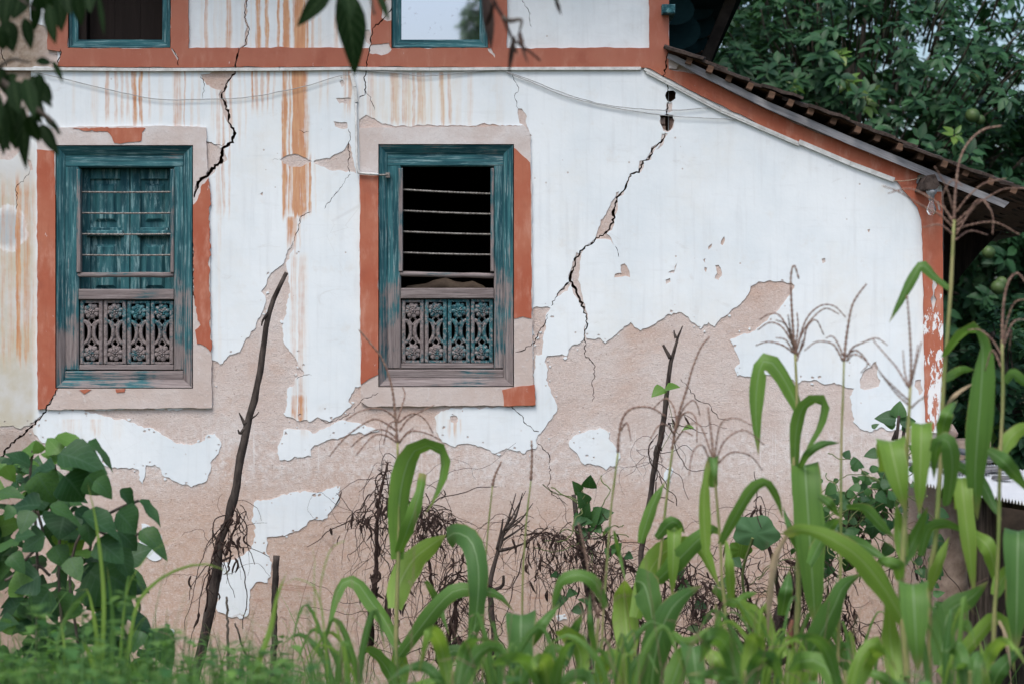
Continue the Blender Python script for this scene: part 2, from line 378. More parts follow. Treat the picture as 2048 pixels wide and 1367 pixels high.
def mat_teal(name='worn_teal_paint', grain=(1, 1, 1), bias=0.0, rgt=0.035):
    """old teal paint rubbed through to grey-brown wood along the grain"""
    N = NT(name); co = N.coord(); px, py = px_py(N, co)
    g = N.scale(co, grain)
    a = N.noise(co, 5, 4, 0.6); fine = N.noise(g, 1.0, 6, 0.75, 0.3)
    teal = N.mix(N.rng(N.noise(g, 0.6, 3), 0.35, 0.65), (0.009, 0.058, 0.075), (0.036, 0.140, 0.158))
    scf = N.math('MULTIPLY', N.rng(fine, 0.48, 0.64, 0, 0.8), N.rng(N.noise(co, 9, 3), 0.36, 0.6, 0.2, 1)); teal = N.mix(scf, teal, (0.26, 0.42, 0.44))
    wood = N.mix(N.rng(fine, 0.3, 0.7), (0.115, 0.088, 0.085), (0.29, 0.245, 0.24))
    low = N.rng(py, 340, 740, -0.07, 0.11)
    right = N.rng(px, 700, 760, 0.0, rgt)
    w = N.math('ADD', N.math('ADD', N.math('MULTIPLY', a, 0.5), N.math('MULTIPLY', fine, 0.5)), N.math('ADD', N.math('ADD', low, right), bias))
    c = N.mix(N.rng(w, 0.54, 0.64), teal, wood)
    return N.fin(N.bsdf(c, 0.75, 0.25, N.bump(fine, 0.4, 0.006)))
m_plaster = mat_plaster(); m_render = mat_render(); m_sur = mat_surround(); m_orange = mat_orange()
m_core = mat_simple('mud_and_brick_core', (0.045, 0.022, 0.014), (0.12, 0.07, 0.045), 30, 1.0, 0.05)
m_teal_v = mat_teal('worn_teal_paint_upright', (110, 110, 5))
m_teal_h = mat_teal('worn_teal_paint_level', (5, 110, 110), 0.025)
m_teal_carve = mat_teal('worn_teal_paint_carving', (60, 60, 60), 0.02, -0.025)
m_teal_shut = mat_teal('scuffed_teal_shutter', (45, 45, 6), -0.22)
m_wood_h = mat_teal('grey_wood_with_paint_left_level', (5, 110, 110), 0.115)
m_wood_v = mat_teal('grey_wood_with_paint_left_upright', (110, 110, 5), 0.12)
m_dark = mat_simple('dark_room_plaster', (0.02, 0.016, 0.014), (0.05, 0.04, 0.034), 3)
m_brick = mat_simple('old_grey_brown_brick', (0.20, 0.12, 0.09), (0.34, 0.27, 0.24), 35, 0.95, 0.1, (1, 1, 1), 0.8)
# ------------------------------------------------------------------ the house wall as layered plaster
house = empty('house', (0, 0, 0), 'old plastered house with cracked white gable wall, orange bands and teal windows', 'house')
SUR_L, SUR_R = None, None
TH = {'bare': 0.0, 'white': 0.0042, 'sur': 0.017, 'orange': 0.0205, 'deep': -0.075}
POLY = []            # painted in order; (layer, points, jitter px)
def poly(layer, pts, jit=1.6): POLY.append((layer, pts, jit))
OUTL = [(-900, -430), (1338, -430), (1338, 116), (1600, 243), (1843, 349), (1884, 372), (1888, 1500), (-900, 1500)]
poly('white', OUTL, 0.0)
# big stripped area
poly('bare', [(-890,852),(0,852),(20,851),(42,857),(60,850),(93,819),(423,816),(423,719),(440,728),(455,713),(480,703),(487,686),(512,649),
 (525,623),(532,603),(522,583),(534,563),(542,546),(559,533),(575,500),(586,484),(588,498),(572,526),(575,543),(580,579),(574,616),(564,653),(567,683),
 (584,706),(595,723),(609,748),(590,756),(589,769),(575,776),(574,809),(567,826),(579,833),(595,841),(619,843),(635,833),(659,843),(679,831),
 (692,819),(704,809),(697,803),(710,773),(722,771),(724,740),(1066,740),(1064,619),(1074,613),(1101,616),(1091,643),(1087,683),(1084,708),
 (1071,709),(1069,739),(1069,812),(1005,813),(912,816),(882,821),(869,833),(872,856),(882,878),(910,893),(915,888),(945,888),(989,906),
 (1024,898),(1049,906),(1054,899),(1072,896),(1074,874),(1084,861),(1101,839),(1114,821),(1114,809),(1104,789),(1096,769),(1092,759),(1096,739),
 (1089,723),(1094,711),(1134,711),(1137,699),(1171,675),(1191,678),(1201,676),(1211,686),(1224,676),(1237,663),(1261,644),(1269,654),(1281,661),
 (1307,649),(1324,638),(1357,624),(1377,634),(1389,646),(1401,658),(1417,644),(1429,653),(1447,634),(1467,616),(1491,596),(1501,573),(1517,563),
 (1546,563),(1573,566),(1589,571),(1583,586),(1569,603),(1546,629),(1520,652),(1504,663),(1474,673),(1459,679),(1471,703),(1479,719),(1469,736),
 (1474,751),(1507,753),(1536,749),(1556,751),(1586,758),(1596,766),(1604,760),(1633,759),(1649,768),(1663,766),(1683,769),(1708,776),(1699,793),
 (1703,819),(1706,843),(1719,856),(1739,863),(1763,853),(1783,861),(1813,856),(1850,863),(1886,865),(1886,1498),(-890,1498)], 2.0)
for p in ([(65,856),(82,836),(93,816),(130,812),(167,818),(187,826),(233,839),(267,844),(283,851),(307,856),(333,873),(353,886),(383,889),(410,879),(415,868),(430,866),(443,886),
  (437,906),(425,918),(423,931),(413,961),(383,973),(360,966),(343,958),(327,951),(320,934),(292,929),(290,948),(285,966),(278,958),(277,938),(253,934),(230,933),(180,925),(130,900),(80,880)],
 [(555,893),(567,859),(575,856),(612,858),(625,866),(669,846),(685,839),(712,844),(732,851),(759,860),(712,866),(685,873),(659,878),(629,889),(622,911),(595,914),(559,919),(555,905)],
 [(510,1001),(532,999),(562,989),(585,983),(635,984),(659,976),(680,972),(679,1001),(659,1024),(645,1039),(619,1039),(602,1056),(584,1064),(564,1070),(534,1073),(532,1101),(544,1124),(542,1151),
  (535,1164),(512,1163),(500,1178),(498,1224),(490,1233),(463,1234),(436,1222),(432,1180),(443,1124),(470,1118),(500,1100),(512,1055),(503,1041)],
 [(283,1046),(295,1048),(310,1055),(323,1070),(325,1110),(322,1117),(305,1120),(293,1112),(285,1118),(275,1100),(283,1075)],
 [(308,1262),(330,1256),(347,1257),(348,1268),(325,1273)], [(1328,945),(1340,930),(1347,937),(1340,955),(1330,961)],
 [(1112,1230),(1130,1226),(1134,1237),(1115,1240)], [(55,1040),(85,1028),(102,1040),(98,1070),(60,1078)],
 [(1137,886),(1151,869),(1174,861),(1194,858),(1214,861),(1217,876),(1231,893),(1240,905),(1241,914),(1231,931),(1212,939),(1201,931),(1181,926),(1161,921),(1157,911),(1144,897)]):
    poly('white', p, 2.0)
# small chips and leftover flakes along the broken edges of the lime coat
rchip = random.Random(404)
for l, pts, j in [q for q in POLY if q[2] == 2.0]:
    for k in range(len(pts)-1):
        a, b = pts[k], pts[k+1]; ln = math.hypot(b[0]-a[0], b[1]-a[1])
        if ln > 130 or ln < 3 or min(a[1], b[1]) > 1300: continue
        for r_ in range(1+int(ln/16)):
            if rchip.random() > .62: continue
            t = rchip.random(); o = rchip.choice((-1, 1))*(rchip.uniform(2.5, 6)+rchip.expovariate(1/4.0)); nx, ny = -(b[1]-a[1])/ln, (b[0]-a[0])/ln
            cx, cy = a[0]+(b[0]-a[0])*t+nx*o, a[1]+(b[1]-a[1])*t+ny*o; r0 = rchip.uniform(1.0, 3.6); m_ = rchip.randint(4, 6); ph = rchip.random()*6
            lay = rchip.choice(('bare', 'white')) if abs(o) < 5 else ('white' if l == 'bare' and rchip.random() < .4 else 'bare')
            poly(lay, [(cx+r0*rchip.uniform(.5, 1.5)*math.cos(ph+6.28*i/m_), cy+r0*rchip.uniform(.4, 1.3)*math.sin(ph+6.28*i/m_)) for i in range(m_)], 0.0)
# bare patches in the upper white
for p in ([(402,150),(430,143),(473,143),(453,160),(448,180),(437,180),(413,170),(405,160)],
 [(560,320),(572,312),(592,308),(607,315),(624,323),(612,328),(605,333),(579,333),(567,328)],
 [(627,323),(659,317),(685,303),(697,285),(705,307),(712,347),(692,345),(665,342),(642,333)],
 [(672,197),(689,196),(702,197),(695,208),(679,208)], [(667,243),(694,245),(695,257),(682,258),(670,253)],
 [(679,163),(685,160),(690,168),(684,175)], [(719,240),(732,230),(749,237),(765,248),(799,252),(880,251),(952,252),(962,248),(975,249),(1000,252),(1046,251),(1046,262),(719,262)],
 [(1036,217),(1044,218),(1054,233),(1051,242),(1058,262),(1064,272),(1058,274),(1047,250),(1039,247)],
 [(376,285),(413,283),(433,290),(443,300),(442,318),(430,330),(400,358),(392,370),(390,395),(387,410),(380,395),(376,380)],
 [(1241,530),(1249,527),(1256,537),(1260,555),(1250,552),(1240,554),(1228,555),(1230,548),(1243,546)], [(1336,545),(1349,540),(1355,522),(1352,533),(1348,546),(1340,546)],
 [(1331,560),(1340,556),(1341,564),(1332,568)], [(1430,531),(1437,530),(1443,542),(1443,552),(1437,560),(1429,557),(1434,547)], [(1441,488),(1448,473),(1450,480),(1445,491)],
 [(1416,494),(1424,487),(1423,494),(1417,500)], [(1643,518),(1650,516),(1651,524),(1645,527)],
 [(1719,762),(1726,743),(1736,735),(1744,728),(1752,722),(1756,735),(1754,748),(1761,760),(1757,772),(1746,775),(1729,779),(1720,775)],
 [(1830,760),(1842,758),(1846,780),(1838,790)], [(1734,460),(1740,458),(1738,466)], [(1406,520),(1411,516),(1410,526)], [(1412,545),(1409,534),(1414,536)],
 [(1218,415),(1232,385),(1238,383),(1230,415),(1228,430),(1224,460),(1205,475),(1188,482),(1197,455)], [(1152,505),(1163,510),(1160,530),(1156,560),(1163,585),(1170,612),(1163,615),(1145,570),(1142,540)],
 [(1212,462),(1222,475),(1229,492),(1221,480),(1205,478),(1196,478)], [(1130,570),(1140,565),(1135,582),(1115,593),(1113,588)], [(1320,290),(1330,266),(1336,268),(1326,290),(1312,300)],
 [(900,832),(908,829),(916,836),(912,846),(902,843)], [(1334,205),(1344,205),(1345,222),(1336,226)],
 [(1319,231),(1333,228),(1346,230),(1349,241),(1346,257),(1336,265),(1326,262),(1320,248)],
 [(-890,135),(120,135),(100,60),(60,40),(50,-425),(-890,-425)], [(20,133),(60,133),(62,190),(60,240),(45,300),(20,320),(-100,320),(-100,133)],
 [(725,62),(738,60),(744,70),(742,92),(732,85)],
 [(54,318),(62,322),(66,340),(60,342),(57,330)], [(520,388),(526,384),(525,392)]):
    poly('bare', p, 1.5)
# surrounds of the two lower windows
poly('sur', [(75,258),(200,254),(330,252),(413,256),(413,285),(418,355),(421,500),(423,700),(424,772),(425,815),(94,818),(76,815)], 0.9)
poly('sur', [(719,256),(1044,253),(1062,275),(1064,500),(1066,770),(1070,809),(737,812),(722,802),(720,600)], 0.9)
# orange lime wash left on them
poly('orange', [(75,300),(82,300),(97,302),(110,302),(113,500),(119,772),(92,816),(77,818)], 0.8)
poly('orange', [(147,258),(200,256),(292,257),(285,266),(284,283),(262,285),(245,288),(230,287),(225,275),(216,264),(180,263)], 1.4)
poly('orange', [(383,418),(395,402),(405,370),(418,357),(420,500),(422,703),(413,693),(395,687),(391,660),(402,650),(396,640),(390,600)], 1.6)
poly('orange', [(160,779),(174,777),(184,778),(170,787)], 1.0); poly('orange', [(232,777),(252,776),(250,783),(234,784)], 1.0)
poly('orange', [(720,350),(757,352),(758,600),(757,748),(738,757),(722,768)], 0.9)
poly('orange', [(1024,294),(1032,299),(1060,326),(1063,500),(1063,637),(1045,633),(1026,638),(1024,500)], 0.9)
poly('orange', [(1004,779),(1035,772),(1069,768),(1071,809),(1008,811)], 0.9)
poly('sur', [(1024,262),(1046,250),(1060,268),(1062,322),(1032,298),(1024,292)], 1.2)
# storey band, pilasters and sloping band
poly('orange', [(120,97),(1298,97),(1298,-420),(1337,-420),(1337,140),(1388,149),(1470,186),(1600,247),(1842,347),(1838,358),(1838,372),(1843,380),(1850,385),(1882,384),(1884,500),(1887,870),(1880,866),(1852,863),
 (1848,800),(1846,600),(1842,440),(1834,415),(1812,388),(1794,364),(1786,358),(1600,289),(1400,192),(1297,137),(700,134),(400,136),(116,134),(125,106)], 0.8)
poly('bare', [(1336,100),(1346,112),(1400,136),(1600,243),(1846,345),(1846,347),(1600,252),(1470,190),(1388,148),(1350,141),(1337,138)], 0.8)
for p in ([(97,-425),(137,-425),(137,99),(120,104),(96,100)], [(342,-425),(378,-425),(378,99),(342,99)], [(743,-425),(785,-425),(785,99),(743,99)], [(975,-425),(1014,-425),(1014,99),(975,99)]):
    poly('orange', p, 0.7)
for p in ([(765,20),(775,-10),(783,-10),(783,42),(775,44),(763,36)], [(739,95),(746,90),(778,87),(784,100),(772,110),(763,112),(740,108)], [(975,98),(982,97),(990,110),(990,117),(980,107)],
          [(335,36),(342,38),(343,56),(340,66),(336,56)], [(342,97),(346,99),(358,118),(356,122),(348,108)]):
    poly('sur', p, 1.2)
poly('white', [(1867,545),(1873,552),(1869,580),(1872,600),(1864,625),(1860,600),(1863,570)], 2)
poly('white', [(1837,376),(1831,366),(1834,352),(1841,349)], 1.0); poly('white', [(1872,404),(1877,402),(1882,424),(1876,420)], 1.0)
def crack(pts, jit=1.2):
    """pts: (x, y, width) polyline -> thin jagged polygon"""
    n = len(pts); L = []; Rr = []
    for i in range(n):
        a = pts[max(i-1, 0)]; b = pts[min(i+1, n-1)]
        dx, dy = b[0]-a[0], b[1]-a[1]; l = math.hypot(dx, dy) or 1
        w = pts[i][2]*0.36*(0.3 if i in (0, n-1) else 1)
        L.append((pts[i][0]-dy/l*w, pts[i][1]+dx/l*w)); Rr.append((pts[i][0]+dy/l*w, pts[i][1]-dx/l*w))
    poly('deep', L+Rr[::-1], jit)
def densify(pts, step=9, amp=2.2, seed=0):
    rng = random.Random(seed); out = []
    for i in range(len(pts)-1):
        a, b = pts[i], pts[i+1]; l = math.hypot(b[0]-a[0], b[1]-a[1]); n = max(1, int(l/step))
        for k in range(n):
            t = k/n; o = rng.uniform(-amp, amp) if k else 0
            nx, ny = -(b[1]-a[1])/l, (b[0]-a[0])/l
            out.append((a[0]+(b[0]-a[0])*t+nx*o, a[1]+(b[1]-a[1])*t+ny*o, (a[2]+(b[2]-a[2])*t)*rng.uniform(0.45, 1.35)))
    out.append(pts[-1]); return out
CR = [
 [(495,-60,2),(495,0,2),(489,35,2.2),(498,55,2),(492,90,2.5),(480,97,3),(472,135,3.5),(470,148,3.5),(455,165,5),(443,190,6),(450,205,7),(458,235,6),(456,243,6),(468,262,8),(466,285,9),(445,297,10),(443,320,12),(420,345,9),(397,365,9),(391,385,7),(388,396,3)],
 [(1337,98,3),(1333,120,5),(1332,138,5),(1326,152,3),(1335,168,3.5),(1335,182,5)],
 [(1338,204,6),(1336,216,6),(1333,229,6)], [(1326,233,12),(1333,244,17),(1335,258,9)],
 [(1330,268,4),(1322,285,5),(1308,295,4),(1298,320,5),(1285,322,4),(1283,335,5.5),(1278,345,5),(1262,348,4.5),(1257,360,5.5),(1247,382,5),(1233,395,5),(1228,420,7),(1227,445,6),(1215,462,5.5),(1190,480,5),(1165,500,5),(1152,515,6),(1147,540,7),(1140,562,8),(1150,575,6),(1160,598,6),(1168,620,5),(1174,638,3.2),(1170,665,3),(1170,710,2.5),(1188,728,2.5),(1190,742,2),(1184,770,2),(1188,785,2),(1185,802,1.6)],
 [(1138,564,5),(1128,578,4),(1115,588,3),(1102,612,2)], [(1096,628,2),(1091,645,2.6),(1080,660,2.2),(1068,686,2.6),(1042,702,2.2),(1030,704,1.8)],
 [(784,15,3),(768,38,4),(760,46,5),(750,55,3),(741,75,3.5),(741,92,5),(737,112,2.4),(733,135,3),(728,155,2.6),(732,175,3),(730,190,3),(718,198,2)],
 [(732,182,2.4),(742,195,2),(748,222,1.6)],
 [(119,772,2),(93,818,5),(82,834,5),(60,855,6),(30,880,6),(15,895,5),(-5,925,6),(-80,990,6)],
 [(758,784,1.3),(735,795,1.8),(722,801,1.8),(705,825,1.6),(690,832,1.8),(672,840,1.8),(655,845,1.8),(640,836,1.2)],
 [(1022,812,1.8),(1040,828,2.2),(1055,850,2.2),(1068,861,2.8),(1078,862,1.8)], [(1074,884,2),(1096,905,2.5),(1100,930,2),(1100,960,2),(1094,971,2),(1108,990,2),(1124,1000,2),(1136,1010,1.6)],
 [(1361,756,1.6),(1377,776,2),(1394,799,2),(1417,806,2),(1437,836,2),(1461,841,1.8)], [(3,98,3),(5,112,3),(13,134,3)], [(122,100,3),(118,118,3),(115,134,2.4)], [(345,98,2.4),(357,116,2.8),(358,133,2.4)],
 [(60,342,2),(58,350,1.6),(33,374,1.8),(34,400,1.5),(32,420,1.4)], [(697,258,2),(701,275,2),(697,290,2.4),(700,315,2.4),(696,325,2),(700,346,2)],
 [(702,348,1.6),(690,362,1.4),(669,390,1.6),(649,418,1.4)], [(622,424,1.6),(600,436,2.4),(598,455,2),(585,485,2)], [(1024,148,1.5),(1037,180,1.6),(1029,196,1.6),(1036,217,1.6)],
 [(376,370,2),(381,372,3),(384,420,3),(386,470,2.2),(389,600,2)], [(413,283,1.4),(430,290,1.8),(444,292,2)], [(443,293,2),(450,280,1.5)],
 [(402,150,1.5),(407,165,1.6),(407,200,1.3)], [(545,320,1.3),(560,318,1.5)], [(1044,0,1.4),(1057,23,1.5),(1064,55,1.2)], [(593,758,1.6),(609,749,2),(624,750,1.3)],
 [(1230,492,1.6),(1236,505,1.5),(1237,514,1.4)], [(597,260,1.5),(608,266,1.8),(618,264,1.4)]]
for i, c in enumerate(CR):
    if i in (0, 4):      # flaked lips along the two big cracks
        lip = densify([(x+random.uniform(-2, 2), y, w*2.1+3) for x, y, w in c], 9, 2.5, i+50); n = len(lip)
        crack0 = [(x, y, w*(1.0 if (int(k/5)*7+i) % 3 else .35)) for k, (x, y, w) in enumerate(lip)]
        L2 = []; R2 = []
        for k, (x, y, w) in enumerate(crack0): L2.append((x-w*.32, y)); R2.append((x+w*.32, y))
        poly('bare', L2+R2[::-1], 1.0)
for i, c in enumerate(CR): crack(densify(c, 4.2, 2.5, i), 0.0)
poly('deep', [(1320,233),(1333,229),(1346,231),(1348,242),(1344,256),(1336,263),(1327,259),(1321,247)], 1.2)
poly('deep', [(1341+11*math.cos(a*.5236)*random.uniform(.85, 1.1), 192+12*math.sin(a*.5236)*random.uniform(.85, 1.1)) for a in range(12)], 0.6)
OPEN = {'upper_left': (137,-330,342,97), 'upper_mid': (783,-330,977,97), 'left': (112,291,387,776), 'right': (757,289,1028,773)}
for k, (x0, y0, x1, y1) in OPEN.items(): poly('open', [(x0,y0),(x1,y0),(x1,y1),(x0,y1)], 0.0)

def jitter_loop(pts, jit, rng):
    out = []; n = len(pts)
    for i in range(n):
        a, b = pts[i], pts[(i+1) % n]; l = math.hypot(b[0]-a[0], b[1]-a[1])
        if l < 1e-6: continue
        m = max(1, int(l/(5.0 if jit > 1 else 9.0))) if jit > 0 and l < 2600 else 1
        if jit > 0 and m > 120: m = 120
        nx, ny = -(b[1]-a[1])/l, (b[0]-a[0])/l; off = 0.0
        for k in range(m):
            t = k/m; e = min(1, 2*min(t, 1-t)*m/2.5)
            off = off*0.55 + rng.gauss(0, jit*0.75); o = max(-3*jit, min(3*jit, off))*e if k else 0.0
            out.append((a[0]+(b[0]-a[0])*t+nx*o, a[1]+(b[1]-a[1])*t+ny*o))
    return out
def inside(px, py, pl):
    x = np.array([p[0] for p in pl]); y = np.array([p[1] for p in pl]); x2 = np.roll(x, -1); y2 = np.roll(y, -1)
    res = np.zeros(len(px), dtype=bool)
    sel = np.nonzero((px > x.min()) & (px < x.max()) & (py > y.min()) & (py < y.max()))[0]
    if not len(sel): return res
    qx = px[sel][:, None]; qy = py[sel][:, None]
    dy = np.where(y2 == y, 1e-12, y2-y)
    cr = ((y > qy) != (y2 > qy)) & (qx < (x2-x)*(qy-y)/dy+x)
    res[sel] = cr.sum(1) % 2 == 1
    return res
rngw = random.Random(21)
loops = [(l, jitter_loop(p, j, rngw)) for l, p, j in POLY]
cv, ce = [], []
for l, p in loops:
    b = len(cv); cv += [Vector(q) for q in p]; ce += [(b+i, b+(i+1) % len(p)) for i in range(len(p))]
V2, E2, F2 = geometry.delaunay_2d_cdt(cv, ce, [], 0, 1e-3, False)[:3]
V2 = np.array([(v[0], v[1]) for v in V2]); F2 = np.array([f for f in F2 if len(f) == 3])
cen = V2[F2].mean(1)
LN = ['none', 'bare', 'white', 'sur', 'orange', 'deep', 'open']
lab = np.zeros(len(F2), dtype=int)
for l, p in loops: lab[inside(cen[:, 0], cen[:, 1], p)] = LN.index(l)
lab[~inside(cen[:, 0], cen[:, 1], loops[0][1])] = 0
HT = [None, 0.0, TH['white'], TH['sur'], TH['orange'], TH['deep'], None]
e_t = {}
for t, f in enumerate(F2):
    for k in range(3):
        e_t.setdefault((min(f[k], f[(k+1) % 3]), max(f[k], f[(k+1) % 3])), []).append((t, f[k], f[(k+1) % 3]))
par = list(range(len(F2)))
def find(a):
    while par[a] != a: par[a] = par[par[a]]; a = par[a]
    return a
for k, ts in e_t.items():
    if len(ts) == 2 and lab[ts[0][0]] == lab[ts[1][0]]: par[find(ts[0][0])] = find(ts[1][0])
def wpos(i, h): return ((V2[i][0]-1024)/PPM, -h, EYE+(683.5-V2[i][1])/PPM)
comp = {}
area = 0.5*np.abs((V2[F2[:,1],0]-V2[F2[:,0],0])*(V2[F2[:,2],1]-V2[F2[:,0],1])-(V2[F2[:,2],0]-V2[F2[:,0],0])*(V2[F2[:,1],1]-V2[F2[:,0],1]))
for t in range(len(F2)): comp.setdefault(find(t), []).append(t)
target = np.zeros(len(F2), dtype=int); names = {}
gid = 0; main = {}
WALLMB = {}
for r, ts in comp.items():
    l = LN[lab[ts[0]]]
    if l in ('none', 'open'): continue
    if l in ('bare', 'deep'): key = ('bare', 0)
    else:
        key = (l, r) if area[ts].sum() > 60 else (l, 0)
    for t in ts: target[t] = -1
    WALLMB.setdefault(key, MB())
    for t in ts: names[t] = key
def quad(mb, i, j, ha, hb, mi=0):
    mb.add([wpos(i, ha), wpos(j, ha), wpos(j, hb), wpos(i, hb)], [(0, 3, 2, 1)], mi=mi)
vmap = {}
for t, f in enumerate(F2):
    if t not in names: continue
    key = names[t]; mb = WALLMB[key]; h = HT[lab[t]]
    a, b, c = [V2[i] for i in f]
    ccw = (b[0]-a[0])*(c[1]-a[1])-(b[1]-a[1])*(c[0]-a[0]) > 0   # y down: flip
    f3 = (f[0], f[2], f[1]) if ccw else tuple(f)
    idx = []
    for i in f3:
        kk = (key, i, lab[t])
        if kk not in vmap: vmap[kk] = len(mb.v); mb.v.append(wpos(i, h)); mb.uv.append((0.5, 0.5))
        idx.append(vmap[kk])
    mb.f.append(tuple(idx)); mb.m.append(1 if LN[lab[t]] == 'deep' else 0)
for (i, j), ts in e_t.items():
    if len(ts) == 1: ts = ts+[(None, 0, 0)]
    (ta, i0, j0), (tb, _, _) = ts[0], ts[1]
    ha = HT[lab[ta]] if ta is not None else None; hb = HT[lab[tb]] if tb is not None else None
    if ha is None and hb is None: continue
    if ha is None or (hb is not None and hb > ha): ta, tb, ha, hb = tb, ta, hb, ha
    if hb is None: hb = -0.22
    if abs(ha-hb) < 1e-6: continue
    mb = WALLMB[names[ta]]
    if ha > 0 or hb < 0:
        if ha > 0: quad(mb, i, j, ha, max(hb, 0.0))
        if hb < 0:
            quad(WALLMB[('bare', 0)], i, j, min(ha, 0.0), hb, 1)
    else: quad(mb, i, j, ha, hb)
wall = WALLMB[('bare', 0)].build('wall', [m_render, m_core], house)
for (a, b, c, d) in ((1318,234,1331,249),(1339,236,1352,262),(1321,251,1332,264)):
    mb = MB(); mb.bbox((a-1024)/PPM, (c-1024)/PPM, 0.022, 0.07, EYE+(683.5-d)/PPM, EYE+(683.5-b)/PPM, b=.004); mb.build('brick', m_brick, wall)
for key, mb in WALLMB.items():
    l, r = key
    if l == 'bare' or not mb.f: continue
    nm = {'white': 'plaster_patch' if r and len(mb.v) < 3000 else 'plaster', 'sur': 'window_surround', 'orange': 'painted_trim'}[l]
    fl = mb.build(nm if r else 'paint_flakes', {'white': m_plaster, 'sur': m_sur, 'orange': m_orange}[l], wall)
    if not r: tag(fl, kind='stuff')

# the rest of the body of the house, seen only from the side
def px2x(px): return (px-1024)/PPM
def py2z(py): return EYE+(683.5-py)/PPM
XR, XU = px2x(1887.5), px2x(1337.5)
mb = MB()
zt = py2z(372)
mb.add([(XR, 0.0, -0.25), (XR, 4.2, -0.25), (XR, 4.2, zt), (XR, 0.0, zt)], [(0, 1, 2, 3)])
mb.build('side_wall', m_plaster, house)
mb = MB(); z0, z1 = py2z(118), py2z(-430)
mb.add([(XU, 0.0, z0-1.2), (XU, 4.2, z0-1.2), (XU, 4.2, z1), (XU, 0.0, z1)], [(0, 1, 2, 3)])
mb.build('side_wall', m_plaster, house)
# rooms behind the windows (closed boxes open to the front)
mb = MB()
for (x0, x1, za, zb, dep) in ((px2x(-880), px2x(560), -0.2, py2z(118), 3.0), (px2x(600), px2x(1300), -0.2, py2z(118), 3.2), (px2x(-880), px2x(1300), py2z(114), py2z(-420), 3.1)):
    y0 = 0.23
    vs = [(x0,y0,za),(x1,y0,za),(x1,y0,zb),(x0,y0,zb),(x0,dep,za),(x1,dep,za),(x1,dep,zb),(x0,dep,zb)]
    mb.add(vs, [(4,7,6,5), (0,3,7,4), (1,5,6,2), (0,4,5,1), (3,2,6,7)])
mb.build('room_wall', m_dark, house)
# main roof eave over the gable (above the frame)
mb = MB()
zr = py2z(-425)
mb.add([(px2x(-900), -0.75, zr-0.02), (XU+0.5, -0.75, zr-0.02), (XU+0.5, 4.3, zr+1.2), (px2x(-900), 4.3, zr+1.2),
        (px2x(-900), -0.75, zr+0.08), (XU+0.5, -0.75, zr+0.08), (XU+0.5, 4.3, zr+1.3), (px2x(-900), 4.3, zr+1.3)],
       [(0,3,2,1), (4,5,6,7), (0,1,5,4), (1,2,6,5), (2,3,7,6), (3,0,4,7)])
m_tile = mat_simple('dark_weathered_tile', (0.05, 0.036, 0.03), (0.17, 0.125, 0.105), 14, 0.9, 0.2, (1, 1, 1), 0.6)
mb.build('main_roof', m_tile, house)

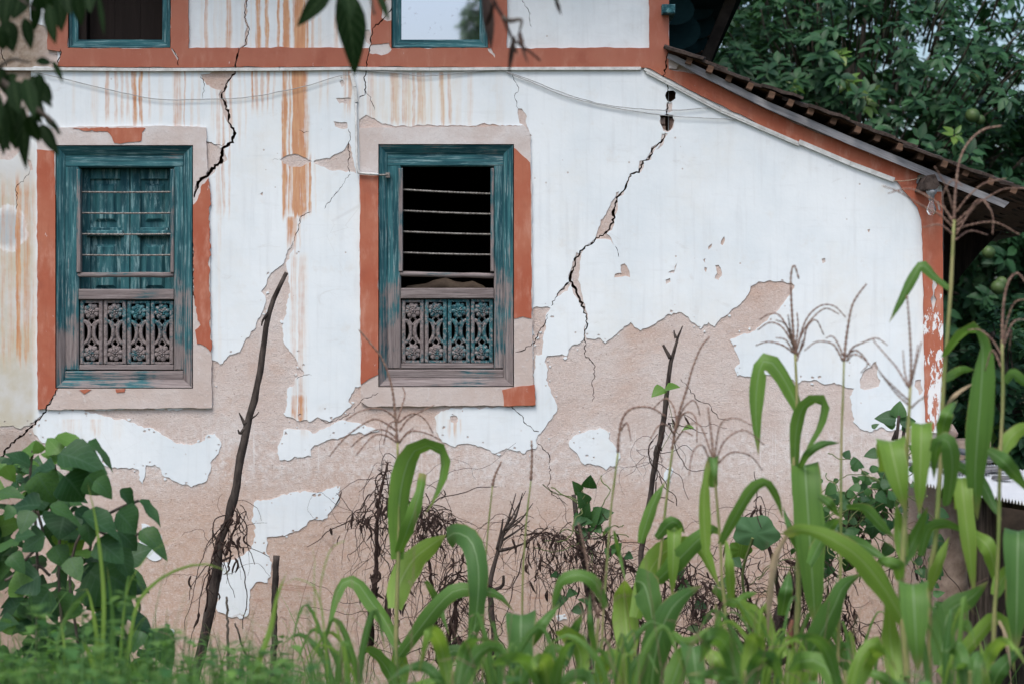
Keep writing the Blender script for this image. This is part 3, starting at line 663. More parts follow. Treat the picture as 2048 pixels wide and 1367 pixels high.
# ------------------------------------------------------------------ windows
def rect_frame(mb, o, i, yo, yi, mi=0):
    """splayed ring from outer rect o at depth yo to inner rect i at depth yi (rects are px)"""
    def c(r, y): return [(px2x(r[0]), y, py2z(r[3])), (px2x(r[2]), y, py2z(r[3])), (px2x(r[2]), y, py2z(r[1])), (px2x(r[0]), y, py2z(r[1]))]
    mb.add(c(o, yo)+c(i, yi), [(a, (a+1) % 4, 4+(a+1) % 4, 4+a) for a in (1, 3)], mi=mi)
    mb.add(c(o, yo)+c(i, yi), [(a, (a+1) % 4, 4+(a+1) % 4, 4+a) for a in (0, 2)], mi=1)
def rounded(r, k): return r
def lower_window(o, shutters, tilt, label):
    x0, y0, x1, y1 = o
    w = x1-x0
    # outer moulding (mesh of the window itself): one splayed bar per side, mitred
    mb = MB()
    f0 = (x0, y0, x1, y1); f1 = (x0+2, y0+2, x1-2, y1-2); f2 = (x0+16, y0+17, x1-20, y1-17); f3 = (x0+18, y0+21, x1-22, y1-19)
    rect_frame(mb, f0, f1, 0.02, -0.016); rect_frame(mb, f1, f2, -0.016, 0.012); rect_frame(mb, f2, f3, 0.012, 0.022)
    win = mb.build('window', [m_teal_v, m_teal_h], wall)
    ox0, oy0, ox1, oy1 = f3
    ix0, iy0, ix1, iy1 = x0+44, y0+43, x1-40, y1-37
    def bar(name, a, b, c, d, yf, yb, mat, bev=0.006):
        m = MB(); m.bbox(px2x(a), px2x(c), yf, yb, py2z(d), py2z(b), b=bev); return m.build(name, mat, win)
    bar('stile', ox0-2, oy0+19, ix0, iy1+1, 0.018, 0.085, m_teal_v); bar('stile', ix1, oy0+19, ox1+2, iy1+1, 0.018, 0.085, m_teal_v)
    bar('head_rail', ox0-2, oy0-2, ox1+2, iy0, 0.0165, 0.085, m_teal_h)
    bar('bottom_rail', ox0-2, iy1+2, ox1+2, oy1+2, 0.0155, 0.085, m_teal_h)
    # stops, round rail, transom
    bar('stop', ix0-4, iy0+4, ix0+4, y0+254, 0.012, 0.06, m_wood_v, 0.003); bar('stop', ix1-7, iy0+4, ix1, y0+254, 0.012, 0.06, m_wood_v, 0.003)
    m = MB(); n = 9
    m.tube([P(ix0-1+(ix1-ix0+1)*i/n, y0+259+tilt*4*i/n+random.uniform(-.6, .6), -0.03) for i in range(n+1)], [M(random.uniform(4.6, 5.6)) for i in range(n+1)], 8)
    m.build('hand_rail', m_wood_h, win, True)
    bar('transom', ix0, y0+287, ix1, y0+308, 0.013, 0.08, m_wood_h, 0.004)
    bar('panel_rail', ix0+1, iy1-10, ix1-1, iy1, 0.02, 0.08, m_wood_h, 0.003)
    # twisted iron bars
    for k, yy in enumerate((93, 135, 177, 219)):
        m = MB(); npt = 60; t = tilt*(12-2*k)
        pts = []; rad = []
        for i in range(npt+1):
            u = i/npt; q = P(ix0+(ix1-ix0)*u, y0+yy-3*tilt+t*u*0.75+0.8*math.sin(u*3.1), -0.055); pts.append(q); rad.append(M(1.6+(0.7 if i % 2 else 0)))
        m.tube(pts, rad, 5); m.build('iron_bar', m_iron, win)
    # carved panels
    pw = (ix1-ix0-2)/4.0
    for k in range(4):
        a = ix0+1+pw*k; carved_panel(win, a+0.8, a+pw-1.2, y0+310+random.uniform(-1, 1), iy1-11)
    if shutters:
        xm = (ix0+ix1)/2+2
        for (a, b) in ((ix0-3, xm-0.8), (xm+0.8, ix1+3)):
            m = MB(); yf = 0.115
            m.bbox(px2x(a), px2x(b), yf+0.004, yf+0.03, py2z(y0+306), py2z(iy0-2))
            sw = 20
            m.bbox(px2x(a), px2x(a+sw), yf-0.018, yf+0.004, py2z(y0+305), py2z(iy0-1), b=0.005); m.bbox(px2x(b-sw+2), px2x(b), yf-0.018, yf+0.004, py2z(y0+305), py2z(iy0-1), b=0.003)
            for (ya, yb) in ((iy0, iy0+22), (y0+162, y0+178), (y0+292, y0+305)):
                m.bbox(px2x(a+sw), px2x(b-sw+2), yf-0.017, yf+0.004, py2z(yb), py2z(ya), b=0.005)
            m.bbox(px2x(a+sw-6), px2x(b-sw+8), yf-0.034, yf-0.016, py2z(y0+180), py2z(y0+168), b=0.006)
            for (ya, yb) in ((iy0+30, y0+150), (y0+196, y0+284)):
                m.bbox(px2x(a+sw+9), px2x(b-sw-7), yf-0.011, yf+0.004, py2z(yb), py2z(ya), b=0.0145)
            m.build('shutter', m_teal_shut, win)
    return win
def carved_panel(win, xa, xb, ya, yb):
    """pierced board: rosette, two facing crescents, rosette"""
    m = MB(); w = xb-xa; cx = (xa+xb)/2; yf = 0.03; d = -0.045
    for (a, b) in ((xa, xa+w*0.17), (xb-w*0.17, xb)): m.bbox(px2x(a), px2x(b), yf, yf+0.025, py2z(yb), py2z(ya), b=0.004)
    for (a, b) in ((ya, ya+5), (yb-5, yb)): m.bbox(px2x(xa+w*.17), px2x(xb-w*.17), yf+0.004, yf+0.025, py2z(b), py2z(a))
    r = w*0.345
    for cy in (ya+6+r, yb-6-r):
        c = P(cx, cy, 0); c.y = yf+0.012
        for q in range(8):
            a = q*math.pi/4+0.2; rr = M(r)
            m.ball(c+Vector((math.cos(a)*rr*0.66, 0, math.sin(a)*rr*0.64)), (rr*0.44, 0.014, rr*0.36), 7, 5, Matrix.Rotation(-a, 3, 'Y'))
        for q in range(7):
            a = q*math.pi*2/7; rr = M(r)
            m.ball(c+Vector((math.cos(a)*rr*0.3, -0.009, math.sin(a)*rr*0.3)), (rr*0.2, 0.009, rr*0.16), 5, 4, Matrix.Rotation(-a, 3, 'Y'))
        m.ball(c+Vector((0, 0.006, 0)), (M(r)*.72, .008, M(r)*.72), 10, 4, Matrix.Rotation(R(90), 3, 'Y'))
        m.ball(c+Vector((0, -0.013, 0)), (M(r)*.16, .012, M(r)*.16), 6, 4)
    cm = (ya+yb)/2; hh = (yb-ya)*0.175
    for s in (-1, 1):
        pts = []
        for q in range(11):
            a = math.pi*q/10-math.pi/2
            v = P(cx+s*(w*0.36-w*0.27*math.cos(a)), cm+hh*math.sin(a), 0); v.y = yf+0.012; pts.append(v)
        m.tube(pts, M(w*0.088), 6)
    for t in (-1, 1):
        for s in (-1, 1):
            a = P(cx, cm+t*hh*0.55, 0); b = P(cx+s*w*0.16, cm+t*hh*1.0, 0); c = P(cx+s*w*0.02, cm+t*(hh*1.42), 0)
            for q in (a, b, c): q.y = yf+0.014
            m.tube([a, b, c], M(w*0.05), 5)
    return m.build('carved_panel', m_teal_carve, win)
m_iron = mat_simple('rusty_twisted_iron', (0.10, 0.085, 0.075), (0.30, 0.28, 0.26), 60, 0.7, 0.4)
lower_window((112,291,387,776), True, 0.0, '')
w2 = lower_window((757,289,1028,773), False, 1.0, '')
# pale cloth lying inside the second window, and a board behind the fretwork
m = MB()
m.tube([P(800+i*18, 590-18*math.sin(i/10*3.0)-4*math.sin(i*1.7), -0.24) for i in range(11)], [M(q) for q in (6,10,12,13,12,14,13,12,13,11,7)], 8)
m.build('folded_cloth', mat_simple('tan_cloth', (0.05, 0.034, 0.026), (0.10, 0.075, 0.055), 9), house, True)
# upper windows
def upper_window(o, glass, boards):
    x0, y0, x1, y1 = o
    mb = MB(); rect_frame(mb, o, (x0+2, y0, x1-2, y1-2), 0.02, -0.004); rect_frame(mb, (x0+2, y0, x1-2, y1-2), (x0+9, y0+9, x1-9, y1-8), -0.004, 0.012)
    rect_frame(mb, (x0+9, y0+9, x1-9, y1-8), (x0+18, y0+18, x1-18, y1-18), 0.012, 0.014); rect_frame(mb, (x0+18, y0+18, x1-18, y1-18), (x0+18, y0+18, x1-18, y1-18), 0.014, 0.08)
    w = mb.build('window', [m_teal_v, m_teal_h], wall)
    if boards:
        m = MB(); m.bbox(px2x(x0+18), px2x(x0+33), 0.04, 0.1, py2z(y1-18), py2z(y0+18)); m.build('stop', m_brown, w)
        for k in range(3):
            a = x0+33+k*(x1-x0-51)/3; m = MB(); m.bbox(px2x(a), px2x(a+(x1-x0-51)/3-.2), 0.13, 0.16, py2z(y1-18), py2z(y0+18), b=.001); m.build('shutter', m_brown, w)
    if glass:
        m = MB(); c = P((x0+x1)/2, y1-18, 0); a, b = px2x(x0+15), px2x(x1-15); zt, zb = py2z(y0+18), py2z(y1-18)
        m.box(((a+b)/2, 0.06, (zt+zb)/2), (b-a, 0.004, zt-zb)); m.build('pane', m_glass, w)
        m = MB(); m.bbox(px2x(x0+16), px2x(x1-16), 0.075, 0.09, py2z(y1-18), py2z(y0+18)); m.build('backing_board', m_brown, w)
    return w
m_brown = mat_simple('dark_brown_boards', (0.014, 0.009, 0.0075), (0.019, 0.0125, 0.0105), 1.0, 0.8, 0.2, (40, 40, 3))
N = NT('window_glass')
gl = N.n.new('ShaderNodeBsdfGlossy'); gl.inputs['Color'].default_value = (0.50, 0.53, 0.62, 1); gl.inputs['Roughness'].default_value = 0.02
dust = N.bsdf((0.5, 0.5, 0.52), 0.9)
mxs = N.n.new('ShaderNodeMixShader'); N.put(mxs.inputs[0], N.rng(N.noise(N.coord(), 40, 4), 0.62, 0.8, 0.03, 0.4)); N.t.links.new(gl.outputs[0], mxs.inputs[1]); N.t.links.new(dust, mxs.inputs[2])
m_glass = N.fin(mxs.outputs[0])
upper_window((137,-330,342,97), False, True)
upper_window((783,-330,977,97), True, False)

# ------------------------------------------------------------------ trunking, conduits and cables on the wall
m_white_pvc = mat_simple('dusty_white_plastic', (0.50, 0.49, 0.47), (0.68, 0.68, 0.67), 25, 0.5, 0.4)
def strip(pts, w, dep, d0, name, mat, parent):
    m = MB(); q = [P(*a, 0) for a in pts]
    for i in range(len(q)-1):
        a, b = q[i], q[i+1]; t = (b-a).normalized(); n = Vector((-t.z, 0, t.x))*M(w)/2
        vs = []
        for e in (a, b-t*0.002):
            for s in (-1, 1):
                for yy in (-d0, -d0-dep): vs.append((e.x+n.x*s, yy, e.z+n.z*s))
        m.add(vs, [(0,1,3,2), (4,6,7,5), (0,4,5,1), (2,3,7,6), (0,2,6,4), (1,5,7,3)])
    return m.build(name, mat, parent)
strip([(-40,139),(120,139),(300,140.5),(560,139.5),(705,138)], 6, 0.0165, 0.0065, 'cable_trunking', m_white_pvc, wall)
strip([(712,138),(860,139.5),(1000,138.5),(1150,138),(1282,138)], 6, 0.0165, 0.0065, 'cable_trunking', m_white_pvc, wall)
strip([(1288,139),(1440,219),(1596,287)], 5, 0.0172, 0.0065, 'cable_trunking', m_white_pvc, wall)
strip([(1292,146),(1440,224),(1598,292)], 3, 0.0156, 0.0065, 'cable_trunking', m_white_pvc, wall)
strip([(1597,284),(1700,328),(1788,361)], 9, 0.0165, 0.0065, 'cable_trunking', m_white_pvc, wall)
strip([(703,148),(710,175),(713,206)], 7, 0.0165, 0.0065, 'cable_trunking', m_white_pvc, wall)
m = MB(); m.tube(catmull([P(712,206,.014), P(713,280,.03), P(715,338,.034), P(721,346,.035), P(757,349,.035)], 24), M(2.6), 6); m.build('cable_trunking', m_white_pvc, wall, True)
m = MB(); m.tube([P(755,350,.03), P(768,350,.03), P(778,349,.028)], M(2), 5); m.bbox(px2x(772), px2x(780), -.03, 0.01, py2z(356), py2z(346)); m.build('latch_hook', m_iron, wall)
m_cable = mat_simple('grey_cable', (0.26, 0.26, 0.26), (0.42, 0.42, 0.42), 40, 0.6, 0.3)
m_tancable = mat_simple('tan_cable', (0.42, 0.30, 0.2), (0.55, 0.42, 0.3), 40, 0.6, 0.3)
for pts, mt, lb in (([(60,141),(200,175),(290,195),(350,200),(430,198),(500,194),(600,175),(680,152),(700,150)], m_cable, 'thin grey cable sagging across the wall above the shuttered window'),
                ([(712,140),(800,147),(850,152),(930,145),(1000,140)], m_cable, 'short thin grey cable drooping just under the trunking above the open barred window'),
                ([(1012,143),(1060,160),(1120,184),(1200,208),(1260,216),(1340,221),(1440,213)], m_cable, 'upper of two thin grey cables swooping across the bare white gable plaster'),
                ([(1014,145),(1070,168),(1130,192),(1230,216),(1330,231),(1400,236),(1500,240)], m_cable, 'lower of two thin grey cables swooping across the bare white gable plaster'),
                ([(1787,362),(1805,362),(1830,359),(1852,350)], m_tancable, 'short tan cable from the sloping trunking to the wooden beam end')):
    m = MB(); q = catmull([P(a, b, 0.018 if mt is m_cable else 0.04) for a, b in pts], 40)
    q = [v+Vector((0, 0, random.uniform(-.0015, .0015))) for v in q]
    m.tube(q, M(.8), 5); o = m.build('cable', mt, None, True, loc=q[0]); tag(o, lb, 'cable')
# ------------------------------------------------------------------ lean-to roof on the right
m_slate = mat_simple('weathered_clay_tile', (0.026, 0.019, 0.016), (0.085, 0.063, 0.054), 18, 0.9, 0.2, (1, 1, 1), 0.7)
m_greyw = mat_simple('silvered_grey_board', (0.17, 0.165, 0.175), (0.33, 0.325, 0.34), 1.0, 0.85, 0.2, (4, 40, 50), tilt=-23.5)
m_batten = mat_simple('brown_batten_wood', (0.06, 0.035, 0.023), (0.15, 0.085, 0.055), 1.0, 0.85, 0.2, (8, 60, 60))
m_bboard = mat_simple('black_sooty_boards', (0.010, 0.008, 0.007), (0.028, 0.021, 0.018), 1.0, 0.9, 0.1, (30, 30, 4))  # near black, for the added verandah shade board and the post
DR = 0.12     # verge overhang in front of the wall
EDGE = [(1336,103),(1380,120),(1440,146),(1536,186),(1640,228),(1740,267),(1836,308),(1910,335),(2048,387),(2160,430)]   # underside of the tiles
def edge_at(px):
    for (a, b), (c, d) in zip(EDGE, EDGE[1:]):
        if px <= c: return b+(d-b)*(px-a)/(c-a)
    return EDGE[-1][1]
mb = MB(); q = [P(a, b-5, DR) for a, b in EDGE]
n = len(q)
vs = [Vector((v.x, -DR+0.05, v.z)) for v in q]+[Vector((v.x, 4.3, v.z)) for v in q]
vs += [v+Vector((0, 0, 0.012)) for v in vs]
fs = []
for i in range(n-1):
    fs += [(i, i+n, i+n+1, i+1), (2*n+i, 2*n+i+1, 3*n+i+1, 3*n+i), (i, i+1, 2*n+i+1, 2*n+i)]
mb.add(vs, fs)
lean = mb.build('lean_to_roof', m_batten, house)
# battens running back under the tiles, their ends showing along the verge
for (a, b) in [(1376,116),(1417,134),(1456,152),(1497,170),(1540,193),(1578,211),(1619,228),(1666,247),(1713,266),(1753,282),(1797,300),(1840,316),(1885,334),(1930,352),(1978,372),(2024,392)]:
    c = P(a+3, edge_at(a)+3, DR); m = MB()
    m.box((0, 0, 0), (M(12), 4.2, M(13)), Matrix.Rotation(R(22+random.uniform(-4, 4)), 3, 'Y'))
    m.mesh
    o = link('batten', m.mesh('batten', m_batten), lean, (c.x, c.y+2.1+random.uniform(-.02, .03), c.z))
# grey verge board
mb = MB()
top = [(1337,107),(1352,112),(1400,135),(1536,203),(1700,273),(1869,343),(1960,381),(2019,405)]; bot = [(1334,117),(1346,122),(1395,149),(1536,219),(1700,290),(1843,348),(1940,388),(2008,416)]
vs = []
for (a, b), (c, d) in zip(top, bot):
    for yy in (0.075, 0.035): vs += [P(a, b, yy), P(c, d, yy)]
for s in vs: pass
fs = []
k = len(top)
for i in range(k-1):
    b = i*4
    fs += [(b, b+4, b+5, b+1), (b+2, b+3, b+7, b+6), (b, b+2, b+6, b+4), (b+1, b+5, b+7, b+3)]
fs += [(0, 1, 3, 2), (4*k-4, 4*k-2, 4*k-1, 4*k-3)]
mb.add(vs, fs); mb.build('verge_board', m_greyw, lean)
# tiles in courses; each tile a part
tm = []
for s in range(5):
    rr = random.Random(40+s); t = MB()
    L, W, T = 0.21, 0.17, 0.014
    nx = 4
    top = []; 
    for j in range(3):
        for i in range(nx+1):
            x = L*i/nx; yy = W*(j/2-0.5)
            jit = rr.uniform(-.008, .008) if i == nx else rr.uniform(-.003, .003)
            top.append(Vector((x+jit, yy+(rr.uniform(-.006, .006) if j != 1 else 0), 0.010*(1 if j == 1 else 0)+rr.uniform(-.002, .003))))
    bt = [v-Vector((0, 0, T*rr.uniform(.8, 1.3))) for v in top]; q = len(top); w = nx+1
    fs = []
    for j in range(2):
        for i in range(nx):
            a = j*w+i; fs += [(a, a+1, a+w+1, a+w), (q+a, q+a+w, q+a+w+1, q+a+1)]
    ring = [i for i in range(w)]+[w*2-1]+[2*w+i for i in range(w-1, -1, -1)]+[w]
    fs += [(ring[i], q+ring[i], q+ring[(i+1) % len(ring)], ring[(i+1) % len(ring)]) for i in range(len(ring))]
    t.add(top+bt, fs); tm.append(t.mesh('roof_tile', m_slate))
px = 1330; row = 0
while px < 2150:
    p0 = P(px, edge_at(px)-5, DR); p1 = P(px+60, edge_at(px+60)-5, DR)
    ang = math.atan2(p0.z-p1.z, p1.x-p0.x)
    for c in range(13):
        o = link('roof_tile', random.choice(tm), lean, (p0.x+random.uniform(-.008, .008), -DR+0.07+c*0.172+random.uniform(-.008, .008)+(row % 2)*0.03, p0.z+0.012+random.uniform(-.003, .005)))
        o.rotation_euler = (random.uniform(-.06, .06), ang-0.055+random.uniform(-.03, .03), random.uniform(-.05, .05))
    px += 48; row += 1
# roof beyond the modelled tile columns is one batch of the same tiles
mb = MB()
px = 1330; row = 0
while px < 2150:
    p0 = P(px, edge_at(px)-5, DR); p1 = P(px+60, edge_at(px+60)-5, DR); ang = math.atan2(p0.z-p1.z, p1.x-p0.x)
    rot = Matrix.Rotation(ang-0.05, 3, 'Y')
    for c in range(13, 26): mb.box((p0.x+0.1, -DR+0.07+c*0.172, p0.z-0.02), (0.2, 0.16, 0.014), rot)
    px += 48
tag(mb.build('roof_tiles', m_slate, lean), kind='stuff')
# mortar lump under the verge top, beam end with its shadow gap
mb = MB(); mb.prism([(P(*q).x, P(*q).z) for q in ((1334,118),(1344,120),(1358,130),(1352,139),(1336,138))], -0.02, 0.1); mb.build('mortar_lump', m_sur, lean)
mb = MB()
f = [P(1857,350,0.24), P(1873,347,0.24), P(1883,369,0.24), P(1876,377,0.24), P(1844,379,0.24), P(1850,362,0.24)]
mb.prism([(v.x, v.z) for v in f], -0.2, 4.0)
mb.build('beam', mat_simple('dark_old_beam', (0.025, 0.018, 0.016), (0.075, 0.057, 0.05), 26, 0.9, 0.15, (1, 1, 1), 0.8), lean)
# added black board, cut to the shape of the shade under the lean-to
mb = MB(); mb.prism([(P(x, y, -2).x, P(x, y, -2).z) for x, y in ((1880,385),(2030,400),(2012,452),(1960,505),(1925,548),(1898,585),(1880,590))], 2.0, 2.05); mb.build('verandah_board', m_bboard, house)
mb = MB(); mb.bbox(P(2190,0,-3).x, P(2205,0,-3).x, 3.0, 3.1, 0, P(0,420).z); mb.build('post', m_bboard, house)
# bulb
bl = empty('light_bulb', P(1862,381,0.17), 'clear glass light bulb in a grey holder hanging under the beam end at the eave', 'light bulb')
mb = MB(); a = P(1863,380,0.17)
def lathe(mb, top, prof, n=10):
    vs = []; 
    for (dz, r) in prof:
        for k in range(n): vs.append(Vector((top.x+r*math.cos(2*math.pi*k/n), top.y+r*math.sin(2*math.pi*k/n), top.z-dz)))
    fs = [(i*n+k, i*n+(k+1) % n, (i+1)*n+(k+1) % n, (i+1)*n+k) for i in range(len(prof)-1) for k in range(n)]
    fs += [tuple(range(n-1, -1, -1)), tuple(range((len(prof)-1)*n, len(prof)*n))]
    mb.add(vs, fs)
lathe(mb, a, [(0, M(11)), (M(4), M(11)), (M(8), M(9)), (M(10), M(6)), (M(20), M(5.5))])
mb.build('lamp_holder', mat_simple('grey_bakelite', (0.24, 0.25, 0.27), (0.33, 0.34, 0.36), 30, 0.5, 0.4), bl, True)
mb = MB(); lathe(mb, P(1863,399.5,0.17), [(0, M(4.5)), (M(6), M(4.8)), (M(13), M(7.5)), (M(19), M(9.5)), (M(25), M(9)), (M(30), M(5)), (M(31.5), M(1))], 12)
N = NT('bulb_glass'); N.fin(N.bsdf((0.9, 0.9, 0.92), 0.03, 0.5, None, Transmission_Weight=0.92, IOR=1.15)); mb.build('glass_bulb', N.mat, bl, True)

# teal purlin end at the corner, and the deep carved eave going back on the side wall
mb = MB(); mb.bbox(px2x(1322), px2x(1348), -0.10, 0.4, py2z(32), py2z(14), b=0.004); mb.build('purlin_end', m_teal_carve, house)
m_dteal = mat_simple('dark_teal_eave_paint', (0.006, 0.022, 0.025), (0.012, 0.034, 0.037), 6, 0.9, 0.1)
eav = MB()
xw = XU
def E3(px, py, y):  # at depth y behind the wall
    return P(px, py, -y)
eav.add([E3(1338,-80,0.05), E3(1520,-80,0.05), E3(1425,125,1.6), E3(1338,125,1.6)], [(0,1,2,3)])
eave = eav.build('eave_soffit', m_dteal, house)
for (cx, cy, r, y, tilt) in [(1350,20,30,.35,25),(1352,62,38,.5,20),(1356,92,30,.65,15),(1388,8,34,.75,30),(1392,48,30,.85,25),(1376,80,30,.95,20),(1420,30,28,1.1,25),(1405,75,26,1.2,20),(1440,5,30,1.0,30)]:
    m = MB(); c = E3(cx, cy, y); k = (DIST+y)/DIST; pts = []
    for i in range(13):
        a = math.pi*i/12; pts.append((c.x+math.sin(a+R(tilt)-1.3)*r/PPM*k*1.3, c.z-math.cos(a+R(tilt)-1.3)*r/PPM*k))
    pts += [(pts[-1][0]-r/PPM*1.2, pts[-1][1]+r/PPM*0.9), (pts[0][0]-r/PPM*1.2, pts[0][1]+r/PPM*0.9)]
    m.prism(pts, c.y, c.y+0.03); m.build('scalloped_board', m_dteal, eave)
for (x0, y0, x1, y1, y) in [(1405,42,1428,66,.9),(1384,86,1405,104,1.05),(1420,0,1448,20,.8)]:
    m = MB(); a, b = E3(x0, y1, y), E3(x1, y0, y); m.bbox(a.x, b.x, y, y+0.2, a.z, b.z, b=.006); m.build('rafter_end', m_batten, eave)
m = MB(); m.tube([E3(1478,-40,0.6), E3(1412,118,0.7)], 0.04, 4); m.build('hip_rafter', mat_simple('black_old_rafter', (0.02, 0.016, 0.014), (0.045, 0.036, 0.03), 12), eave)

# ------------------------------------------------------------------ ground, shed
def ground_z(x, y):
    d = -y
    t = min(1, max(0, (d-0.4)/1.6)); t = t*t*(3-2*t)
    z = 0.35*t
    if d > 20 or y > 6: z += 0
    return z
mb = MB()
gx = [-180,-90,-45,-20]+[-12+i*0.5 for i in range(49)]+[20,45,90,180]; gy = [-180,-90,-45,-25]+[-16+i*0.4 for i in range(56)]+[10,20,45,90,180]
for j, y in enumerate(gy):
    for i, x in enumerate(gx):
        mb.v.append((x, y, ground_z(x, y)+(0.05*mnoise.noise(Vector((x*0.7, y*0.7, 0))) if abs(x) < 15 and abs(y) < 18 else 0)-0.02)); mb.uv.append((.5, .5))
w = len(gx)
for j in range(len(gy)-1):
    for i in range(w-1): mb.f.append((j*w+i, j*w+i+1, (j+1)*w+i+1, (j+1)*w+i)); mb.m.append(0)
m_soil = mat_simple('soil_and_short_grass', (0.045, 0.05, 0.02), (0.10, 0.075, 0.045), 3, 1.0, 0.1)
tag(mb.build('ground', m_soil, None, True, loc=(0, 0, 0)), 'brown earth and short grass in front of and around the house', 'ground', kind='structure')

shed = empty('tin_roof_shed', P(1960,1420,1.0), 'low open shed with a white corrugated tin roof beside the house corner', 'shed')
m_tin = mat_simple('whitish_corrugated_tin', (0.72, 0.74, 0.77), (0.85, 0.86, 0.88), 5, 0.55, 0.4, (4, 30, 4))
mb = MB(); fl, fr = P(1822,963,0.75), P(2060,1008,1.15); rise = 0.115; back = 1.25
nc = 38; vs = []; 
ndir = Vector((0, 1, 0))
for i in range(nc*4+1):
    u = i/(nc*2); f = fl.lerp(fr, u)+(fr-fl)*u*0.0; h = 0.012 if i % 2 else -0.012
    for v in (0, 1):
        vs.append(f+Vector((0.05*v, back*v, rise*v+h)))
mb.add(vs, [(2*i, 2*i+2, 2*i+3, 2*i+1) for i in range(nc*4)]); tin = mb.build('tin_sheet', m_tin, shed)
mp = mat_simple('cracked_mud_plaster_post', (0.22, 0.16, 0.125), (0.36, 0.28, 0.23), 14, 0.95, 0.1, (1, 1, 1), 0.9)
mb = MB(); pts = catmull([P(1906,980,.55), P(1908,1100,.55), P(1905,1220,.55), P(1908,1450,.55)], 26); mb.tube(pts, [M(31+random.uniform(-3, 3)) for _ in pts], 10); mb.build('mud_post', mp, shed, True)
m_dw = mat_simple('dark_shed_timber', (0.02, 0.016, 0.013), (0.07, 0.055, 0.045), 1.0, 0.9, 0.1, (50, 50, 3))
mb = MB(); pts = [P(1968,990,.8), P(1966,1150,.8), P(1972,1450,.8)]; mb.tube(catmull(pts, 12), [M(27+random.uniform(-3, 3)) for _ in range(12)], 8); mb.build('timber_post', m_dw, shed, True)
mb = MB(); mb.bbox(P(1885,0).x, P(2300,0).x, 0.35, 0.42, -0.05, 1.22); mb.build('back_wall', mat_simple('dark_mud_wall', (0.03, 0.023, 0.018), (0.075, 0.055, 0.042), 6), shed)
mb = MB(); mb.tube([P(1880,985,.7), P(2080,1015,.85)], M(9), 6); mb.build('eave_pole', m_dw, shed, True)
# things lying on the tin roof
def on_tin(px, v):
    u = (px-1822)/(2060-1822); f = fl.lerp(fr, u); return f+Vector((0.05*v, back*v, rise*v+0.018))
m_stone = mat_simple('grey_slate_stone', (0.06, 0.06, 0.065), (0.17, 0.165, 0.17), 20, 0.85, 0.3, (1, 1, 1), 0.7)
m_pstone = mat_simple('pinkish_stone', (0.30, 0.20, 0.165), (0.42, 0.33, 0.29), 20, 0.9, 0.2, (1, 1, 1), 0.6)
SL = [(1836,.55,.10,.014,0),(1856,.42,.10,.012,0),(1925,.60,.18,.014,0),(1926,.90,.24,.014,0),(1940,.42,.12,.012,0),(1992,.55,.18,.014,0),(2034,.70,.18,.014,0),(2042,.95,.16,.014,0),(1985,1.0,.14,.02,0),(2046,.5,.11,.012,0),(1930,.74,.06,.035,1),(1856,.95,.12,.014,0),(2000,.80,.12,.014,0)]
LB = ['grey slate at the left end of the tin roof, beside the wall corner', 'thin grey slate low on the left end of the tin roof', 'grey slate slab in the middle of the tin roof under the pink stone', 'long grey slate slab high on the tin roof behind the pink stone',
      'small grey slate near the front edge in the middle of the tin roof', 'broad dark slate left of the rightmost maize stalk on the tin roof', 'dark slate at the right edge of the tin roof, halfway up', 'dark slate at the upper right of the tin roof',
      'pale topped slate high on the tin roof right of centre', 'small slate low at the right edge of the tin roof', 'small round pink stone lying on the slates of the tin roof', 'slate at the upper left of the tin roof against the wall', 'dark slate right of the middle of the tin roof']
for (px, v, L, T, kd), lb in zip(SL, LB):
    c = on_tin(px, v); m = MB(); rr = random.Random(int(px*3+v*100)); n = 9
    pts = [(L/2*math.cos(2*math.pi*i/n)*rr.uniform(.8, 1.1), L*0.36*math.sin(2*math.pi*i/n)*rr.uniform(.8, 1.1)) for i in range(n)]
    vs = [Vector((x, y, y*rise/back)) for x, y in pts]+[Vector((x*.95, y*.95, y*rise/back+T*rr.uniform(.8, 1.1))) for x, y in pts]
    m.add([c+q for q in vs], [tuple(range(n-1, -1, -1)), tuple(range(n, 2*n))]+[(i, (i+1) % n, n+(i+1) % n, n+i) for i in range(n)])
    o = m.build('pink_stone' if kd else 'roof_slate', m_pstone if kd else m_stone, None, bool(kd), loc=c); tag(o, lb, 'stone', 'slates and stones weighing down the tin roof')
m = MB(); m.tube([on_tin(1985, .84)+Vector((0, 0, .05)), on_tin(2090, .86)+Vector((0, 0, .05))], 0.016, 8); tag(m.build('pipe', mat_simple('grey_pipe', (0.12, 0.13, 0.15), (0.17, 0.18, 0.2), 20, 0.5, 0.4), None, True, loc=on_tin(1985, .84)), 'straight grey pipe lying along the top of the tin roof', 'pipe')
# rubble behind the tin roof at the wall's foot
for (px, py, r, lb) in [(1898,862,22,'brown broken brick lump beside the pilaster just above the tin roof'),(1918,893,20,'flat grey rubble stone leaning behind the tin roof near the pilaster')]:
    c = P(px, py, -0.15); m = MB(); m.ball(c, (M(r), M(r), M(r)*.7), 7, 5, Matrix.Rotation(.5, 3, 'Y'))
    m.v = [tuple(Vector(v)+Vector((random.uniform(-.008, .008), 0, random.uniform(-.008, .008)))) for v in m.v]
    tag(m.build('rubble_stone', m_pstone, None, loc=c), lb, 'stone')
m = MB(); m.box(P(1935,915,-.25), (0.35, 0.25, 1.2)); c = P(1920,1000,-.25); m2 = MB(); m2.bbox(P(1890,0).x, P(1990,0).x, 0.1, 0.5, 0, P(0,880,-.2).z)
tag(m2.build('rubble_wall', mp, None, loc=(P(1940,0).x, .3, 0)), 'low mud rubble wall behind the tin roof beside the house corner', 'wall')
